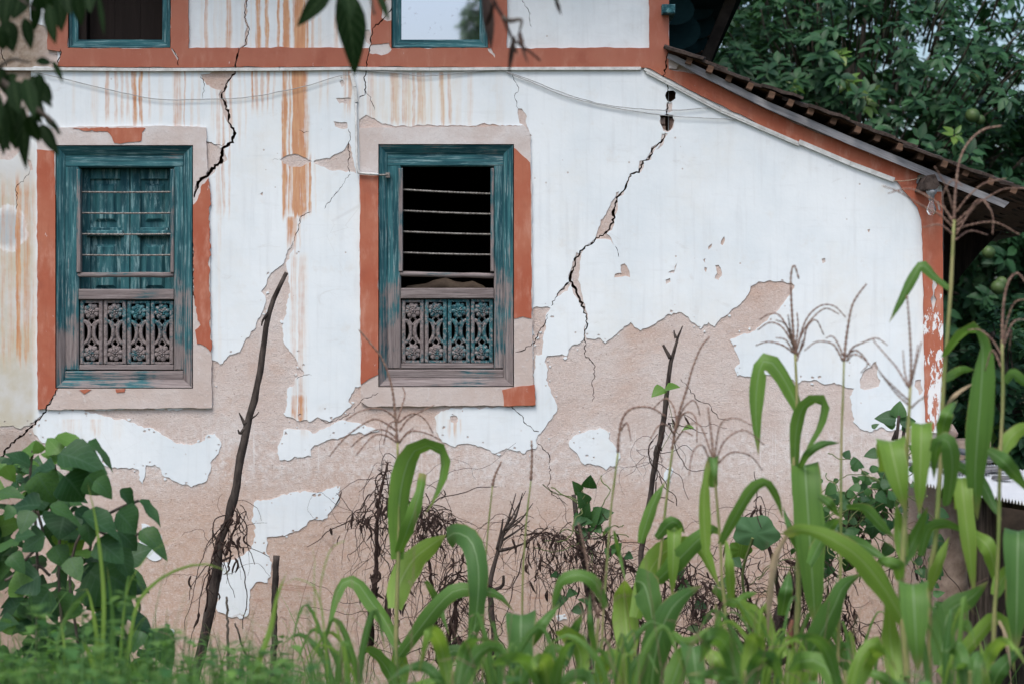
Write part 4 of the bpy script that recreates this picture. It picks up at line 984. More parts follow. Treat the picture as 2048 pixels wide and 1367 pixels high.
# ------------------------------------------------------------------ foliage materials
def mat_leaf(name, c1, c2, rough=0.45, spec=0.4, trans=0.3, tcol=None, rib=None, sc=12, var=0.35, stripe=0):
    """leaf: colour varies leaf by leaf (object random or the id in uv.x integer part), pale midrib along the fold"""
    N = NT(name); co = N.coord('Object'); uv = N.coord('UV'); u, v, _ = N.sep(uv)
    rid = N.math('FRACT', N.math('MULTIPLY_ADD', N.math('FLOOR', u), 0.3719, N.rand()))
    uu = N.math('FRACT', u)
    c = N.mix(rid, c1, c2)
    c = N.mix(N.rng(N.noise(co, sc, 4), 0.35, 0.7, 0, var), c, tuple(x*0.6 for x in c1))
    if stripe: c = N.mix(N.rng(N.math('SINE', N.math('MULTIPLY', uu, stripe)), -1, 1, 0, 0.26), c, tuple(min(1, x*1.7+0.02) for x in c2)); c = N.mix(N.rng(N.noise(N.scale(uv, (6, 1.2, 1)), 1.0, 4, 0.7), 0.45, 0.7, 0, 0.4), c, tuple(x*0.5 for x in c1)); c = N.mix(N.math('MULTIPLY', N.rng(N.math('ABSOLUTE', N.math('SUBTRACT', uu, 0.5)), 0.43, 0.49), N.rng(N.noise(co, 9, 3), 0.48, 0.66, 0, 0.9)), c, (0.34, 0.25, 0.11)); c = N.mix(N.rng(v, 0.86, 0.98, 0, 0.7), c, (0.36, 0.28, 0.13))
    if rib is not None:
        au = N.math('ABSOLUTE', N.math('SUBTRACT', uu, 0.5))
        if not stripe: c = N.mix(N.rng(N.math('SINE', N.math('MULTIPLY', N.math('SUBTRACT', v, N.math('MULTIPLY', au, 0.55)), 46.0)), 0.80, 0.98, 0, 0.45), c, rib[0])
        w = N.rng(N.math('ABSOLUTE', N.math('SUBTRACT', uu, 0.5)), 0.015, 0.045, 1, 0)
        c = N.mix(N.math('MULTIPLY', w, rib[1]), c, rib[0])
    b = N.bsdf(c, rough, spec)
    tc = N.mix(0.55, c, tcol) if tcol else c
    return N.fin(N.translucent(b, tc, trans))
m_corn = mat_leaf('maize_leaf_green', (0.045, 0.130, 0.045), (0.145, 0.275, 0.050), 0.5, 0.3, 0.42, (0.22, 0.42, 0.03), ((0.30, 0.42, 0.22), 0.6), 5, 0.4, 130)
m_cornb = mat_leaf('backlit_maize_leaf', (0.15, 0.28, 0.045), (0.24, 0.37, 0.070), 0.48, 0.35, 0.46, (0.40, 0.58, 0.04), ((0.40, 0.50, 0.22), 0.6), 5, 0.2, 90)  # brighter copy of the maize green: light through the blades put into the colour
m_cornd = mat_leaf('dry_maize_leaf', (0.36, 0.27, 0.17), (0.44, 0.34, 0.22), 0.7, 0.2, 0.25, None, None, 20, 0.5, 90)
m_stalk = mat_simple('maize_stalk', (0.15, 0.20, 0.055), (0.30, 0.27, 0.12), 1.0, 0.55, 0.3, (20, 20, 7))
m_tassel = mat_simple('dry_maize_tassel', (0.15, 0.085, 0.07), (0.30, 0.20, 0.15), 60, 0.8, 0.2)
m_silk = mat_simple('brown_maize_silk', (0.10, 0.04, 0.03), (0.20, 0.09, 0.06), 60, 0.8, 0.2)
m_vine = mat_leaf('dark_vine_leaf', (0.016, 0.062, 0.024), (0.070, 0.165, 0.045), 0.52, 0.32, 0.32, (0.10, 0.26, 0.02), ((0.07, 0.14, 0.08), 0.5), 14, 0.4)
m_vineb = mat_leaf('young_vine_leaf', (0.085, 0.20, 0.035), (0.12, 0.25, 0.05), 0.45, 0.4, 0.4, (0.28, 0.5, 0.03), ((0.16, 0.28, 0.08), 0.5), 14, 0.25)
m_tree = mat_leaf('pomelo_leaf', (0.012, 0.056, 0.026), (0.050, 0.145, 0.052), 0.5, 0.32, 0.25, (0.08, 0.2, 0.03), ((0.08, 0.15, 0.08), 0.3), 3, 0.4)
m_treey = mat_leaf('fresh_pomelo_leaf', (0.10, 0.22, 0.04), (0.20, 0.30, 0.06), 0.4, 0.5, 0.35, (0.3, 0.5, 0.05), None, 3, 0.3)
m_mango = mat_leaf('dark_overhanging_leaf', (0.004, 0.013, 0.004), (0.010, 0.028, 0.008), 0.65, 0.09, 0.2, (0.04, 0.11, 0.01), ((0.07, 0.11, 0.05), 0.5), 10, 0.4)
m_deadleaf = mat_leaf('brown_dead_leaf', (0.06, 0.04, 0.035), (0.10, 0.065, 0.055), 0.7, 0.2, 0.1, None, None, 20, 0.5)
m_weed = mat_leaf('weed_green', (0.045, 0.14, 0.04), (0.17, 0.31, 0.065), 0.5, 0.35, 0.35, (0.2, 0.42, 0.05), None, 6, 0.4)
m_bark = mat_simple('grey_brown_bark', (0.05, 0.040, 0.033), (0.14, 0.115, 0.095), 30, 0.9, 0.15, (1, 1, .3), 0.7)
m_stake = mat_simple('dark_weathered_stick', (0.026, 0.020, 0.018), (0.085, 0.068, 0.060), 28, 0.9, 0.15, (1, 1, .35), 0.7)
m_dryvine = mat_simple('dry_brown_vine', (0.022, 0.014, 0.012), (0.065, 0.042, 0.036), 40, 0.9, 0.1)
m_greenstem = mat_simple('green_stem', (0.09, 0.13, 0.04), (0.16, 0.18, 0.07), 20, 0.6, 0.3)

# ------------------------------------------------------------------ leaf shapes (unit length along +Y, folded along the midrib, +Z up)
def leaf_shape(outline, fold=0.12, droop=0.15, seed=0, wave=0.0, rows=6):
    """outline: half width as function of t"""
    rr = random.Random(seed); vs = []; uv = []
    for i in range(rows+1):
        t = i/rows; w = outline(t); z = -droop*t*t
        for s in (-1, 0, 1):
            vs.append(Vector((s*w, t, z+abs(s)*w*fold*2+(wave*math.sin(t*9+s*2+seed)*w if s else 0)))); uv.append((0.5+0.499*s, t))
    fs = []
    for i in range(rows):
        a = i*3; fs += [(a, a+1, a+4, a+3), (a+1, a+2, a+5, a+4)]
    return vs, fs, uv
def sh_lance(wid): return lambda t: wid*(math.sin(math.pi*min(1, t**0.8)))**0.9+0.002
def sh_heart(wid): return lambda t: wid*min(1, (t/0.16)**0.5 if t > 0 else 0.25)*(1-max(0, (t-0.25)/0.75)**1.6)+0.004
def leaf_mesh(name, mat, fn, **k):
    m = MB(); v, f, uv = leaf_shape(fn, **k); m.add(v, f, uv); return m.mesh(name, mat, smooth=True)
def frame(dirn, up):
    y = Vector(dirn).normalized(); z = Vector(up); z = (z-y*z.dot(y))
    if z.length < 1e-5: z = y.orthogonal()
    z.normalize(); x = y.cross(z); return Matrix((x, y, z)).transposed()
def put_leaf(name, me, parent, base, dirn, up, L, wscale=1.0):
    o = link(name, me, parent, base); o.rotation_euler = frame(dirn, up).to_euler(); o.scale = (L*wscale, L, L); return o
def add_leaf(mb, shp, base, dirn, up, L, wscale=1.0, lid=0):
    v, f, uv = shp; r = frame(dirn, up); b = Vector(base)
    mb.add([b+r @ Vector((q.x*L*wscale, q.y*L, q.z*L)) for q in v], f, [(a+lid, c) for a, c in uv])

# ------------------------------------------------------------------ pomelo trees behind
def cluster(seed, n, mat, L=1.0):
    rr = random.Random(seed); m = MB()
    for i in range(n):
        a = i*2.4+rr.uniform(-.4, .4); el = rr.uniform(-0.35, 0.75)-0.25*(i/n)
        d = Vector((math.cos(a)*math.cos(el), math.sin(a)*math.cos(el), math.sin(el)))
        add_leaf(m, leaf_shape(sh_lance(0.235+rr.uniform(-.03, .04)), 0.14, rr.uniform(.1, .4), i, rows=4), d*0.12+Vector((0, 0, rr.uniform(-.3, .15))), d, Vector((0, 0, 1))+d*-0.2, L*rr.uniform(.7, 1.1), 1, i+1)
    return m
CLS = [cluster(100+i, 10, m_tree) for i in range(6)]
CLM = [c.mesh('leaf_cluster', m_tree, smooth=True) for c in CLS]
CLY = [cluster(120+i, 9, m_treey).mesh('leaf_cluster', m_treey, smooth=True) for i in range(2)]
CLA = [(np.array([tuple(v) for v in c.v]), c.f, np.array(c.uv)) for c in CLS]
def bulk(name, insts, mat, parent, loc=None):
    """join many placed copies of the cluster shapes into one mesh quickly"""
    V, F, U = [], [], []; b = 0
    for k, (ci, pos, rot, s) in enumerate(insts):
        v, f, u = CLA[ci]; r = np.array(rot)
        V.append((v*s) @ r.T+np.array(pos)); F += [tuple(i+b for i in q) for q in f]; U.append(u+np.array([(k*7 % 97), 0])); b += len(v)
    m = MB(); m.v = [tuple(q) for q in np.concatenate(V)]; m.f = F; m.uv = [tuple(q) for q in np.concatenate(U)]; m.m = [0]*len(F)
    return m.build(name, mat, parent, True, loc)
def dens(p, s=1.1, o=0): return mnoise.noise(Vector(p)*s+Vector((o, o*2, 0)))
def pomelo(base, cz, rad, ncl, nobj, label, fruits=(), seed=0, ymax=9, lsize=0.112, fresh=0.02, gap=-0.18):
    rr = random.Random(seed); base = Vector(base)
    t = empty('pomelo_tree', base, label, 'tree', 'citrus trees behind the house')
    m = MB(); c = Vector((base.x, base.y, cz))
    tp = [base, base+Vector((.1, 0, .8)), base.lerp(c, .7)+Vector((-.1, .1, 0)), c+Vector((0, 0, rad[2]*.4))]
    m.tube(catmull(tp, 10), [0.12-0.008*i for i in range(10)], 8); m.build('trunk', m_bark, t, True)
    pts = []
    tries = 0
    while len(pts) < ncl and tries < ncl*30:
        tries += 1
        d = Vector((rr.gauss(0, 1), rr.gauss(0, 1), rr.gauss(0, 1))).normalized()
        r = rr.uniform(0.35, 1.0)**0.5*(1+0.28*dens(d*2.2, 1, seed))
        p = c+Vector((d.x*rad[0], d.y*rad[1], d.z*rad[2]))*r
        if p.z < 0.5 or dens(p, 1.6, seed) < gap: continue
        if p.x < XR+0.15 and p.y < 4.5 and p.z < 3.6: continue
        if p.x < XU+0.3 and p.y < 4.6: continue
        if p.z < 3.9 and p.y < 0.3: continue
        # the lean-to roof
        if p.y < 4.5 and p.z < EYE+(683.5-edge_at(1024+p.x*PPM))/PPM+0.18 and 1024+p.x*PPM < 2160: continue
        pts.append((p, d))
    # thick limbs
    for k in range(9):
        p, d = pts[k*len(pts)//9]; m = MB(); s = base.lerp(c, rr.uniform(.45, .9))
        m.tube(catmull([s, s.lerp(p, .5)+Vector((0, 0, .15)), p], 8), [0.05-0.005*i for i in range(8)], 6); m.build('limb', m_bark, t, True)
    tw = MB()
    for k in range(0, len(pts), 3):
        p, d = pts[k]; q = p-d*rr.uniform(.2, .5)+Vector((0, 0, -.15)); tw.tube([q, (p+q)/2+Vector((rr.uniform(-.04, .04), 0, .03)), p], [.009, .007, .004], 4)
    tag(tw.build('twigs', m_bark, t, True), kind='stuff')
    front = sorted(range(len(pts)), key=lambda i: pts[i][0].y-0.35*abs(pts[i][1].x))
    near = set(front[:nobj]); rest = []
    for i, (p, d) in enumerate(pts):
        up = (d*0.75+Vector((rr.uniform(-.3, .3), rr.uniform(-.5, .1), 0.75))).normalized()
        rot = frame(up.orthogonal(), up) @ Matrix.Rotation(rr.uniform(0, 6.28), 3, 'Z'); s = lsize*rr.uniform(.8, 1.2)
        if i in near:
            y = rr.random() < fresh
            o = link('leaf_cluster', rr.choice(CLY if y else CLM), t, p); o.rotation_euler = rot.to_euler(); o.scale = (s, s, s)
        else: rest.append((rr.randrange(6), p, rot, s))
    if rest: tag(bulk('foliage', rest, m_tree, t), kind='stuff')
    for (px, py, y, r) in fruits:
        p = P(px, py, -y-.25); m = MB(); r *= .95; m.ball(p, (r, r, r*.95), 12, 9); m.build('fruit', m_fruit, t, True)
    return t
m_fruit = mat_simple('green_pomelo_skin', (0.05, 0.095, 0.028), (0.09, 0.14, 0.045), 9, 0.5, 0.4, bump=.15)
pomelo((2.5, 5.8, 0), 3.1, (2.1, 1.5, 2.2), 1900, 300, 'dense pomelo tree with green fruits rising right behind the sloping tile roof', [(1945,231,4.35,.055),(1950,158,4.5,.04),(1705,163,4.45,.05),(1977,505,4.3,.05),(1996,575,4.3,.055),(2003,566,4.5,.05),(1960,240,4.4,.04)], 3, fresh=.05)
pomelo((1.4, 7.6, 0), 4.4, (1.7, 1.3, 2.2), 1300, 280, 'taller leafy citrus tree behind the dark eave at the top of the tile roof', [], 5, fresh=.04)
pomelo((4.6, 6.2, 0), 2.2, (1.6, 1.6, 2.3), 900, 250, 'bushy citrus tree at the right edge of the picture behind the tin roof', [], 9, fresh=.03)
pomelo((3.0, 9.5, 0), 3.4, (2.9, 1.3, 2.5), 1400, 60, 'far citrus tree filling the gap behind the nearer pomelo crowns', [], 13, gap=-.3)
pomelo((3.3, 2.9, 0), 0.9, (1.0, 0.9, 1.15), 500, 200, 'low citrus bush with dark leaves between the house corner and the tin roof', [], 17, lsize=.11)
# wooded bank closing the view below the crowns
ins = []
rr = random.Random(5)
for i in range(900):
    p = Vector((rr.uniform(0.5, 9.5), rr.uniform(11, 13), rr.uniform(0.2, 4.6))); up = Vector((rr.uniform(-.4, .4), -.8, .6))
    ins.append((rr.randrange(6), p, frame(up.orthogonal(), up) @ Matrix.Rotation(rr.uniform(0, 6), 3, 'Z'), .24))
tag(bulk('far_wood', ins, m_tree, None, (5, 12, 0)), 'far dark mass of trees closing the view behind the citrus trees', 'trees', kind='stuff')
# tree behind the viewer, mirrored in the upper window pane
pt = empty('garden_tree', (-0.1, -24, 0), 'leafy garden tree seen only as a reflection in the upper window pane', 'tree')
m = MB(); m.tube(catmull([(-0.1, -24, 0), (-.15, -24, 3.5), (-.1, -24, 6.4)], 8), .09, 7); m.build('trunk', m_bark, pt, True)
ins = []
for i in range(420):
    d = Vector((rr.gauss(0, 1), rr.gauss(0, 1), rr.gauss(0, 1))).normalized(); p = Vector((-0.12, -24, 6.3))+Vector((d.x*.85, d.y*.8, d.z*1.4))*rr.uniform(.3, 1.0)*(1+.3*dens(d, 2.4))
    up = (d+Vector((0, 0, .6))).normalized(); ins.append((rr.randrange(6), p, frame(up.orthogonal(), up) @ Matrix.Rotation(rr.uniform(0, 6), 3, 'Z'), .16))
tag(bulk('foliage', ins, m_weed, pt), kind='stuff')
# ------------------------------------------------------------------ maize
rc = random.Random(77)
def blade(name, mat, parent, pts, w, d0, bulge=0.0, tw=(0.0, 0.0), flat=False, tipw=0.0, n=16, basew=0.55, pk=0.3):
    """arching maize blade: pts = centre line (px, py[, extra depth]); w = full width in px; tw = twist about the centre line at start and end (degrees)"""
    q = []
    for i, p in enumerate(pts):
        u = i/(len(pts)-1); q.append(P(p[0], p[1], d0+(p[2] if len(p) > 2 else bulge*math.sin(math.pi*u))))
    c = catmull(q, n); hw = M(w*.88, d0)/2
    view = Vector((0, -1, 0)); vs = []; uv = []; prev = None
    for i, p in enumerate(c):
        u = i/(n-1); t = (c[min(i+1, n-1)]-c[max(i-1, 0)]).normalized()
        if flat: s = Vector((1, 0, 0)); s = (s-t*s.dot(t)).normalized(); s = (Matrix.Rotation(R(tw[0]+(tw[1]-tw[0])*u), 3, t) @ s)
        else:
            s = t.cross(view)
            if s.length < 0.15: s = prev if prev else Vector((1, 0, 0))
            s = (s-t*s.dot(t)).normalized()
            if prev and s.dot(prev) < 0 and False: s = -s
            s = Matrix.Rotation(R(tw[0]+(tw[1]-tw[0])*u), 3, t) @ s
            if prev: s = (s*0.6+prev*0.4 if s.dot(prev) > 0 else s).normalized()
        prev = s
        prof = (basew+(1-basew)*min(1, u/pk)) if u < pk else max(tipw, 1-((u-pk)/(1-pk))**2.2)
        ww = hw*prof*(1+0.05*math.sin(u*23+w)); nrm = t.cross(s).normalized()
        edge = 0.10*math.sin(u*17+w*1.3)*ww
        vs += [p-s*ww+nrm*(ww*0.28+edge), p-s*ww*0.5+nrm*ww*0.10, p, p+s*ww*0.5+nrm*ww*0.10, p+s*ww+nrm*(ww*0.28-edge)]
        uv += [(0.001, u), (0.25, u), (0.5, u), (0.75, u), (0.999, u)]
    m = MB(); m.add(vs, [(i*5+j, i*5+j+1, i*5+j+6, i*5+j+5) for i in range(n-1) for j in range(4)], uv)
    return m.build(name, mat, parent, True, loc=c[0])
def hang(name, mat, parent, top, tip, w, d0, back=0.16, rise=14, tw=0, **k):
    """blade folding over towards the viewer: flat top edge, hanging tip"""
    (x0, y0), (x1, y1) = top, tip
    pts = [(x0, y0+60, -back*1.3), (x0, y0+rise*0.6, -back*0.55), (x0, y0, 0.0), (x0*.85+x1*.15, y0*.85+y1*.15, 0.05), (x0*.4+x1*.6, y0*.4+y1*.6, 0.07), (x1, y1, 0.04)]
    return blade(name, mat, parent, pts, w, d0, flat=True, tw=(tw, tw), n=20, pk=0.45, basew=0.8, **k)
def spike(name, parent, pts, r, d0, bumps=1.0):
    q = catmull([P(p[0], p[1], d0+(p[2] if len(p) > 2 else 0)) for p in pts], max(14, int(sum(math.hypot(pts[i+1][0]-pts[i][0], pts[i+1][1]-pts[i][1]) for i in range(len(pts)-1))/5)))
    rad = [M(r*.78, d0)*(1.0 if i < 2 else (1-0.45*i/len(q)))*(1+bumps*(0.42 if i % 2 else -0.25)) for i in range(len(q))]
    m = MB(); m.tube(q, rad, 5); return m.build(name, m_tassel, parent, True, loc=q[0])
def maize(label, d, stalk, w0=9, w1=5, leaves=(), main=None, branches=(), group='maize plants in the field strip before the wall'):
    bx = stalk[-1][0]+(stalk[-1][0]-stalk[-2][0])*0.3 if False else stalk[-1][0]
    base = P(bx, 1400, d); base.z = ground_z(base.x, -d)-0.02
    t = empty('maize_plant', base, label, 'maize plant', group)
    q = catmull([P(a, b, d) for a, b in stalk]+[base], 30)
    rad = [M(w1+(w0-w1)*min(1, i/16), d)/2*(1.16 if i % 7 == 3 else 1) for i in range(30)]
    m = MB(); m.tube(q, rad, 7); m.build('stalk', m_stalk, t, True)
    if main: 
        tb = spike('tassel', t, main, 3.6, d)
        for b in branches:
            dd = rc.uniform(-.09, .09); k = len(b)
            spike('tassel_branch', tb, [(p[0], p[1], dd*i/(k-1)) for i, p in enumerate(b)], 2.5, d)
    for L in leaves:
        kind, pts, w = L[0], L[1], L[2]; o = dict(L[3]) if len(L) > 3 else {}
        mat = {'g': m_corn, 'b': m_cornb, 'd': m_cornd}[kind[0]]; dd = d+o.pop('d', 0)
        if kind.endswith('h'): hang('leaf', mat, t, pts[0], pts[1], w, dd, **o)
        else:
            if 'tw' not in o: a = rc.uniform(-30, 30); o['tw'] = (a, a+rc.uniform(-55, 55))
            blade('leaf', mat, t, pts, w*1.08, dd, o.pop('bulge', rc.uniform(-.12, .14)), **o)
    return t
Z = (0, 0)
maize('maize plant with a bowed purple tassel below the sill of the open barred window', 3.2, [(795,885),(797,1000),(797,1100),(793,1230),(792,1367)], 9, 5,
 [('g', [(795,1118),(797,1030),(805,960),(825,905),(858,890),(884,905),(886,945),(868,995),(848,1030)], 50, {'tw': (10, 60)}),
  ('g', [(797,1105),(818,1050),(838,990),(846,945)], 30, {'tipw': .6, 'tw': (20, 10)}), ('b', [(790,1215),(800,1165),(825,1120),(858,1092),(893,1068)], 56, {'tw': (0, -25), 'bulge': -.1}),
  ('g', [(893,1075,-.1),(912,1064,0),(940,1078,.06),(955,1120,.1),(957,1180,.12),(948,1260,.1),(935,1321,.08)], 48, {'tw': (-35, 5), 'basew': .9}),
  ('g', [(795,1290),(770,1240),(740,1200),(715,1165),(690,1160),(672,1190),(660,1240),(652,1285)], 34, {'tw': (20, 50)}),
  ('g', [(798,1311),(845,1248),(880,1205),(915,1178),(965,1180),(1000,1190),(1030,1225)], 36, {'tw': (10, -40)}), ('g', [(852,1161),(872,1198),(899,1271)], 16),
  ('b', [(800,1380),(872,1362),(928,1345),(970,1320),(1003,1303)], 26), ('g', [(890,1360),(892,1321),(905,1300),(935,1310),(958,1350)], 30), ('g', [(793,1380),(770,1330),(735,1300),(712,1320)], 40), ('b', [(793,1390),(800,1330),(790,1290)], 40)],
 [(795,885),(790,820),(782,765),(763,715),(740,685),(718,659)],
 [[(792,836),(770,820),(745,816),(715,824),(692,839)], [(794,862),(770,845),(745,838),(705,862),(679,886),(659,912)], [(795,878),(775,862),(752,859),(722,875),(702,893)], [(796,885),(770,870),(745,872),(712,910)],
  [(793,848),(803,815),(810,789),(805,773)], [(799,862),(812,842),(829,829),(869,809)], [(796,845),(815,830),(832,826),(852,840),(866,865)], [(799,883),(815,866),(832,861),(860,868),(882,880)], [(798,886),(812,866),(826,856)], [(793,840),(777,850),(767,888)]])
maize('thin leafless maize stem with a bare spike between the two dry vine tangles, left one', 3.0, [(985,971),(976,1060),(970,1150),(965,1341)], 4, 3, [], [(985,971),(990,950),(1003,922)])
maize('thin leafless maize stem with a bare spike right of the branching dry bush', 3.0, [(1062,960),(1052,1050),(1045,1180),(1045,1367)], 5, 3, [], [(1062,960),(1064,910),(1063,880)])
maize('maize plant with a purple spike and a broad arching leaf standing before the pole stump', 4.2, [(1197,1235),(1193,1300),(1193,1400)], 9, 6,
 [('g', [(1213,1215),(1200,1180),(1184,1158),(1157,1148),(1124,1158),(1111,1188),(1104,1226)], 30, {'tw': (30, 20)}), ('gh', [(1042,1230),(1040,1420)], 66), ('bh', [(1096,1328),(1098,1420)], 52),
  ('b', [(1121,1258),(1150,1285),(1162,1320),(1155,1390)], 46), ('g', [(1062,1290),(1085,1245),(1121,1204)], 26), ('g', [(1085,1340),(1100,1300),(1120,1296),(1140,1320)], 26),
  ('g', [(1130,1330),(1150,1260),(1165,1225)], 26), ('b', [(1197,1367),(1210,1330),(1230,1314),(1243,1345),(1245,1385)], 40), ('g', [(1190,1300),(1182,1240),(1180,1180)], 18), ('g', [(1195,1340),(1235,1320),(1275,1295)], 22)],
 [(1197,1238),(1180,1160),(1170,1100),(1157,1044)], [[(1197,1235),(1203,1180),(1212,1140)], [(1195,1230),(1180,1200),(1160,1190)]])
maize('slender maize stem whose thin tassel arches over a white flake of plaster', 3.6, [(1236,905),(1229,960),(1222,1020),(1213,1140),(1205,1260),(1203,1390)], 5, 4,
 [('g', [(1222,1052),(1212,1060),(1206,1070)], 9), ('g', [(1228,1060),(1240,1110),(1252,1165)], 10)], [(1236,905),(1238,870),(1246,835),(1264,816),(1300,814),(1332,832)], [[(1240,862),(1254,845),(1262,880)]])
maize('maize plant with a long dark leaning spike in front of the upright forked pole', 3.4, [(1346,890),(1335,980),(1322,1100),(1312,1200),(1300,1390)], 7, 5,
 [('g', [(1282,1085),(1287,1064),(1304,1011),(1322,975),(1331,962)], 26), ('bh', [(1349,1052),(1344,1196)], 34, {'rise': 20}), ('g', [(1312,1075),(1338,1046),(1352,1044),(1370,1066)], 26, {'tw': (-20, 20)}),
  ('b', [(1258,1310),(1252,1240),(1248,1190),(1250,1158)], 56, {'tw': (5, 10)}), ('g', [(1270,1160,.05),(1288,1168,.08),(1300,1210,.1),(1306,1258,.1)], 60, {'tw': (10, -10), 'basew': .9, 'pk': .2}),
  ('b', [(1271,1234),(1287,1178),(1307,1128),(1337,1098),(1384,1088),(1407,1104),(1424,1141),(1441,1178)], 50, {'tw': (0, 45)}), ('g', [(1314,1161),(1357,1118),(1397,1078),(1424,1058),(1442,1070)], 42, {'tw': (-10, 20)}),
  ('g', [(1300,1400),(1310,1310),(1334,1232),(1364,1194),(1404,1170)], 62, {'tw': (0, 15), 'd': .5}), ('b', [(1258,1400),(1262,1330),(1268,1300)], 34), ('b', [(1290,1390),(1290,1330),(1310,1290)], 36)],
 [(1344,899),(1352,849),(1361,816),(1374,776),(1384,739),(1401,696),(1419,673)], [[(1355,855),(1365,820),(1384,800),(1394,808),(1400,830)], [(1352,860),(1362,833),(1377,823),(1392,838),(1394,885)], [(1354,850),(1348,815),(1331,796),(1304,818)], [(1350,870),(1335,850),(1318,850),(1298,880)], [(1348,885),(1366,862),(1385,870)]])
maize('maize plant with two narrow upright blades right of the gourd leaf on the pink wall', 4.0, [(1430,955),(1441,1088),(1444,1161),(1450,1211),(1454,1390)], 8, 5,
 [('gh', [(1426,914),(1432,972)], 26, {'rise': 8}), ('b', [(1444,1075),(1412,1108),(1408,1020),(1410,960),(1418,920)][1:], 28, {'tipw': .5}), ('g', [(1441,1088),(1467,1038),(1504,978),(1532,964),(1553,994),(1566,1038)], 26, {'tw': (0, 30)}),
  ('b', [(1462,1200),(1457,1128),(1450,1071)], 24), ('g', [(1427,1175),(1467,1204),(1490,1190),(1516,1184)], 24), ('b', [(1477,1205),(1507,1234),(1545,1280)], 42), ('b', [(1450,1367),(1437,1321),(1401,1288)], 46, {'d': .4}),
  ('g', [(1337,1390),(1364,1311),(1380,1292)], 46, {'d': .5}), ('gh', [(1386,1292),(1400,1420)], 58, {'d': .6}), ('g', [(1344,1264),(1365,1282),(1390,1278),(1420,1250)], 22), ('g', [(1440,1400),(1455,1330),(1440,1270),(1430,1200)], 30), ('b', [(1500,1390),(1480,1330),(1455,1300)], 40)],
 [(1430,955),(1424,880),(1416,814)], [[(1428,925),(1440,850),(1470,835),(1505,850)], [(1429,930),(1450,880),(1490,860),(1530,890)], [(1427,920),(1400,850),(1370,850)], [(1428,935),(1460,905),(1500,910),(1525,940)], [(1428,940),(1405,890),(1385,905),(1378,950)]])
maize('maize plant with a bushy many armed tassel and a looped leaf just below it', 3.6, [(1590,705),(1594,790),(1592,870),(1587,935),(1595,1060),(1597,1194),(1590,1300),(1586,1390)], 12, 5,
 [('g', [(1597,818),(1580,780),(1560,745),(1540,722),(1522,728),(1513,780),(1512,840),(1517,910)], 40, {'tw': (10, 25)}), ('g', [(1590,930),(1592,865),(1605,815),(1630,798),(1648,808),(1640,850),(1618,890),(1600,930)], 30, {'tw': (0, 70)}),
  ('g', [(1600,935),(1618,905),(1645,887),(1680,884)], 18), ('gh', [(1610,934),(1632,1262)], 70, {'rise': 4, 'back': .1}), ('g', [(1563,1230),(1572,1180),(1579,1138)], 30), ('b', [(1573,1310),(1555,1290),(1530,1265)], 40), ('g', [(1597,1100),(1580,1050),(1566,1010)], 20),
  ('b', [(1590,1390),(1612,1310),(1640,1240),(1668,1190)], 44, {'d': .3})],
 [(1590,709),(1586,656),(1583,606),(1582,550),(1589,531),(1598,558)],
 [[(1588,706),(1565,690),(1536,683),(1512,690)], [(1587,690),(1565,655),(1540,645),(1515,660)], [(1586,675),(1560,632),(1540,628),(1518,640)], [(1586,690),(1572,650),(1552,640)], [(1588,706),(1572,680),(1552,675)], [(1591,709),(1602,672),(1622,640),(1650,617),(1678,628)],
  [(1591,705),(1612,640),(1640,612),(1668,612),(1692,635)], [(1592,712),(1606,690),(1614,655),(1632,640),(1648,670)], [(1588,700),(1580,655),(1576,630)], [(1590,700),(1596,655),(1594,625)], [(1593,722),(1600,700),(1605,680)]])
maize('thin stemmed maize plant with a leaning spike right of the bushy tassel', 3.9, [(1688,720),(1686,800),(1683,870),(1682,1000),(1681,1150),(1677,1290),(1675,1390)], 7, 4,
 [('g', [(1636,991),(1658,1006),(1680,1034)], 22), ('g', [(1693,1014),(1729,1018),(1763,1051),(1789,1074)], 28, {'tw': (50, 0)}), ('g', [(1619,1128),(1640,1085),(1662,1050),(1680,1035)], 30), ('g', [(1683,1074),(1729,1091),(1779,1121)], 26),
  ('g', [(1600,1340),(1636,1278),(1669,1211),(1688,1171),(1729,1144)], 54, {'tw': (0, 30)}), ('b', [(1606,1390),(1625,1340),(1640,1312)], 30), ('g', [(1675,1360),(1660,1320),(1690,1290),(1700,1330)], 24)],
 [(1688,723),(1693,673),(1703,616),(1716,590),(1733,568)], [[(1693,715),(1705,695),(1723,686),(1753,676),(1775,690)], [(1693,722),(1706,708),(1725,715),(1745,735)], [(1686,722),(1675,700),(1663,686),(1633,683),(1609,700)], [(1687,712),(1675,685),(1664,672),(1652,676)], [(1692,712),(1712,700),(1735,725),(1722,745)]])
